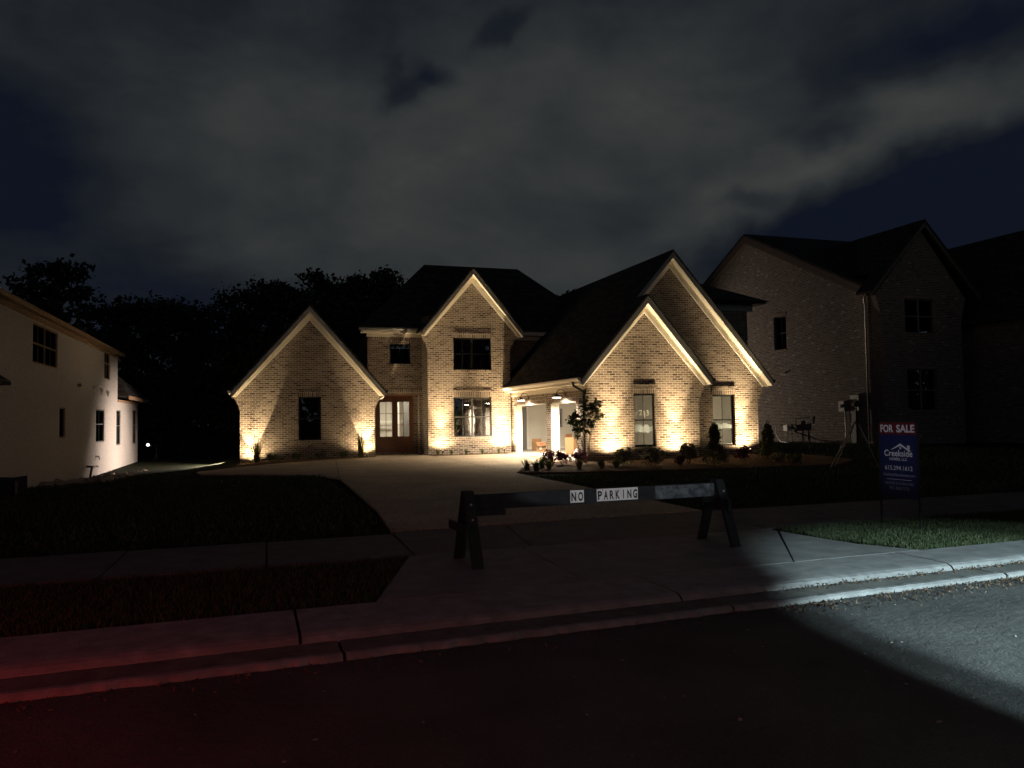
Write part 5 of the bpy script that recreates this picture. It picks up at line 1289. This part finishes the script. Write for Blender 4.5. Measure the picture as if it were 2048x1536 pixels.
# ------------------------------------------------------------------ survey tripod on the lawn
tp = empty('survey_tripod', (17.1, 18.7, 0), 'dark surveying tripod with an instrument standing on the right lawn', 'tripod')
for (x, y) in ((-0.85, 0.2), (-0.2, 0.75), (0.35, -0.45)):
    top = Vector((0.05 * x, 0.05 * y, 1.34)); foot = Vector((x, y, 0)); b = MB(); k = top + (foot - top) * 0.55
    s_ = Vector((-(foot - top).y, (foot - top).x, 0)).normalized() * 0.035
    b.tube([top + s_, k + s_ * .7], 0.014, 6); b.tube([top - s_, k - s_ * .7], 0.014, 6); b.obox(k + s_ * 1.2, k - s_ * 1.2, 0.05, 0.03); b.tube([k, foot - Vector((0, 0, 0.03))], [0.015, 0.008], 6)
    b.build('leg', 'galv', tp, local=True)
b = MB(); b.tube([(0, 0, 1.30), (0, 0, 1.38)], 0.08, 12); b.tube([(0, 0, 1.38), (0, 0, 1.80)], 0.02, 8); b.build('head', 'darkmetal', tp, local=True)
b = MB(); b.tube([(-0.12, 0, 1.86), (0.14, 0, 1.86)], [0.055, 0.07], 12); b.box(-0.05, 0.05, -0.05, 0.05, 1.78, 1.98); b.tube([(0, 0, 1.98), (0, 0, 2.03)], 0.02, 8); b.build('instrument', 'darkmetal', tp, local=True)
# ------------------------------------------------------------------ work lamp on a tripod in the side yard, beyond the white house
wl = empty('work_lamp', (-5.3, 49.5, terr(-5.3, 49.5)), 'small lit work lamp on a tripod in the dark yard between the houses', 'work lamp')
for a in (0.5, 2.6, 4.7): 
    b = MB(); b.tube([(0, 0, 1.15), (0.42 * math.cos(a), 0.42 * math.sin(a), 0)], 0.02, 6); b.build('leg', 'galv', wl, local=True)
b = MB(); b.tube([(0, 0, 0.9), (0, 0, 1.6)], 0.018, 8); b.tube([(-0.45, 0, 1.62), (0.1, 0, 1.60)], 0.015, 6); b.build('pole', 'galv', wl, local=True)
M['worklens'] = emit('lit_work_lamp', (0.95, 0.97, 1.0), 3.0)
b = MB(); b.lathe([(0.0, -0.09), (0.07, -0.06), (0.09, 0), (0.07, 0.06), (0.0, 0.09)], 12, (-0.45, 0, 1.68)); b.build('lamp_head', 'worklens', wl, local=True, smooth=True)
# ------------------------------------------------------------------ cartons and plastic in the garage
def carton(loc, rz, w, d, h, label, flaps=True, tear=False):
    o = empty('cardboard_box', loc, label, 'box', rz=rz); b = MB(); t = 0.008
    b.box(-w / 2, w / 2, -d / 2, -d / 2 + t, 0, h); b.box(-w / 2, w / 2, d / 2 - t, d / 2, 0, h); b.box(-w / 2, -w / 2 + t, -d / 2 + t, d / 2 - t, 0, h); b.box(w / 2 - t, w / 2, -d / 2 + t, d / 2 - t, 0, h); b.box(-w / 2 + t, w / 2 - t, -d / 2 + t, d / 2 - t, 0, t)
    b.build('carton', 'card', o, local=True)
    f = MB(); f.obox((-w / 2, -d / 2 - 0.02, h - .004), (-w / 2 + 0.0, -d / 2 - 0.14, h - 0.14), 0.01, 0.01) if False else None
    f = MB(); fh = 0.22
    f.add([(-w / 2, -d / 2, h), (w / 2, -d / 2, h), (w / 2 + .02, -d / 2 - fh * .7, h - fh * .8), (-w / 2 - .02, -d / 2 - fh * .7, h - fh * .8)], [(0, 1, 2, 3)])
    f.add([(w / 2, -d / 2, h), (w / 2, d / 2, h), (w / 2 + fh * .8, d / 2, h - fh * .6), (w / 2 + fh * .8, -d / 2, h - fh * .6)], [(0, 1, 2, 3)])
    f.add([(-w / 2, d / 2, h), (w / 2, d / 2, h), (w / 2, d / 2 - .05, h + fh * .7), (-w / 2, d / 2 - .05, h + fh * .7)], [(0, 1, 2, 3)])
    f.build('flap', 'card', o, local=True, recalc=False)
    return o
c1 = carton((13.05, 35.0, 0.036), 0.15, 0.52, 0.45, 0.42, 'open cardboard carton with folded flaps on the garage floor, left doorway')
b = MB(); yy = -0.225
for k in range(3): b.add([(-0.10 + k * 0.05, -0.333 + .0, 0.30), (-0.07 + k * 0.05, -0.333, 0.30), (-0.055 + k * 0.05, -0.283, 0.36), (-0.09 + k * 0.05, -0.283, 0.36)], [(0, 1, 2, 3)])
b.build('printed_mark', 'redink', c1, local=True, recalc=False)
b = MB(); b.box(-0.09, 0.03, -0.231, -0.226, 0.05, 0.22); b.build('shipping_label', 'plastic_white', c1, local=True)
b = MB(); b.add([(12.35, 33.3, 0.05), (12.9, 33.1, 0.05), (13.1, 33.5, 0.09), (12.55, 33.75, 0.07), (12.35, 33.3, 0.04), (12.9, 33.1, 0.04), (13.1, 33.5, 0.08), (12.55, 33.75, 0.06)], [(0, 1, 2, 3), (7, 6, 5, 4), (0, 4, 5, 1), (1, 5, 6, 2), (2, 6, 7, 3), (3, 7, 4, 0)])
tag(b.build('cardboard_sheet', 'card'), 'flat piece of cardboard on the garage floor in front of the open carton', 'cardboard')
c2 = carton((12.95, 30.6, 0.036), 0.5, 0.45, 0.45, 0.72, 'tall torn cardboard carton in the right garage doorway behind the myrtle')
b = MB(); b.lathe([(0.0, 0.0), (0.30, 0.02), (0.34, 0.12), (0.22, 0.3), (0.10, 0.36), (0.06, 0.44), (0.0, 0.42)], 11)
rr_ = random.Random(4); b.v = [(x + rr_.uniform(-.05, .05), y + rr_.uniform(-.05, .05), z + rr_.uniform(-.02, .03)) for x, y, z in b.v]
b.v = [(x + 12.35, y + 28.2, max(0.037, z + 0.04)) for x, y, z in b.v]
tag(b.build('plastic_bag', 'plastic_white', smooth=False), 'crumpled white plastic bag on the floor inside the right garage doorway', 'bag')

# ------------------------------------------------------------------ rubble by the white house, silt fence, litter
def rocks(n, area, size, seed, zf):
    rng = np.random.default_rng(seed); b = MB()
    for _ in range(n):
        x, y = area(rng); s = size * rng.uniform(0.4, 1.6); zz_ = zf(x, y); st = bm_ico(rng, s)
        b.add([(p[0] + x, p[1] + y, p[2] * .6 + zz_ + s * .2) for p in st[0]], st[1])
    return b
ICO = None
def bm_ico(rng, s):
    global ICO
    if ICO is None:
        bm = bmesh.new(); bmesh.ops.create_icosphere(bm, subdivisions=1, radius=1); ICO = ([tuple(v.co) for v in bm.verts], [tuple(v.index for v in f.verts) for f in bm.faces]); bm.free()
    k = rng.uniform(.6, 1.25, (len(ICO[0]), 1)); sc_ = rng.uniform(.6, 1.4, 3)
    return (np.array(ICO[0]) * k * sc_ * s, ICO[1])
tag(rocks(420, lambda r_: (r_.uniform(-5.95, -4.5), r_.uniform(26, 49)), 0.17, 3, terr).build('rubble', 'rubble'), 'broken clods and stones along the foot of the white house', 'rubble', kind='stuff')
tag(rocks(260, lambda r_: (r_.uniform(-5.5, -3.2), r_.uniform(41, 50)), 0.10, 4, terr).build('rubble', 'stone'), 'pale building rubble lying between the two houses', 'rubble', kind='stuff')
rng = np.random.default_rng(8)
def litter(n):
    x = np.concatenate([rng.uniform(4.3, 12, n), rng.normal(9.0, 1.2, n // 2), rng.uniform(-3, 4.5, n // 5)]); m_ = len(x)
    y = 5.60 + 0.042 * x + np.abs(rng.normal(0, 0.16, m_)) * -1; z = np.full(m_, -0.088)
    x2 = rng.uniform(4.5, 12, n // 2); y2 = 5.99 + .04 * x2 + rng.normal(0, .05, n // 2); z2 = np.full(n // 2, -0.055)
    return np.stack([np.concatenate([x, x2]), np.concatenate([y, y2]), np.concatenate([z, z2]) + rng.uniform(0, .015, m_ + n // 2)], 1)
tag(quads_obj('leaf_litter', leaf_quads(litter(1500), 0.013, rng, 2.8), 'litter'), 'dead leaves and mulch washed along the gutter', 'leaf litter', kind='stuff')
tag(rocks(110, lambda r_: (r_.uniform(-2, 8), r_.uniform(3.2, 5.9)), 0.011, 12, lambda x, y: -0.105).build('gravel', 'stone'), 'loose stones on the asphalt', 'gravel', kind='stuff')
b = MB(); z0 = -0.1
pts = [(-6.1, 20.6), (-5.85, 20.9), (-5.6, 21.0), (-5.35, 21.2), (-5.1, 21.3)]
sf = empty('silt_fence', (-5.6, 21.0, 0), 'low black silt fence with a pale wooden stake at the left edge', 'fence')
vs = []; fs = []
for i, (x, y) in enumerate(pts): vs += [(x, y, -0.1), (x, y, 0.42 - 0.03 * (i % 2)), (x + .01, y - .012, -0.1), (x + .01, y - .012, 0.42 - 0.03 * (i % 2))]
for i in range(len(pts) - 1): fs += [(4 * i, 4 * i + 4, 4 * i + 5, 4 * i + 1), (4 * i + 2, 4 * i + 3, 4 * i + 7, 4 * i + 6), (4 * i + 1, 4 * i + 5, 4 * i + 7, 4 * i + 3)]
b.add(vs, fs); b.build('fabric', 'ink', sf)
b = MB(); b.box(-5.30, -5.26, 21.12, 21.16, -0.35, 0.30); b.build('stake', 'stone', sf)
b = MB(); b.box(-6.12, -6.08, 20.5, 20.54, -0.2, 0.5); b.build('stake', 'rawwood', sf)
print('objects', len(bpy.data.objects))
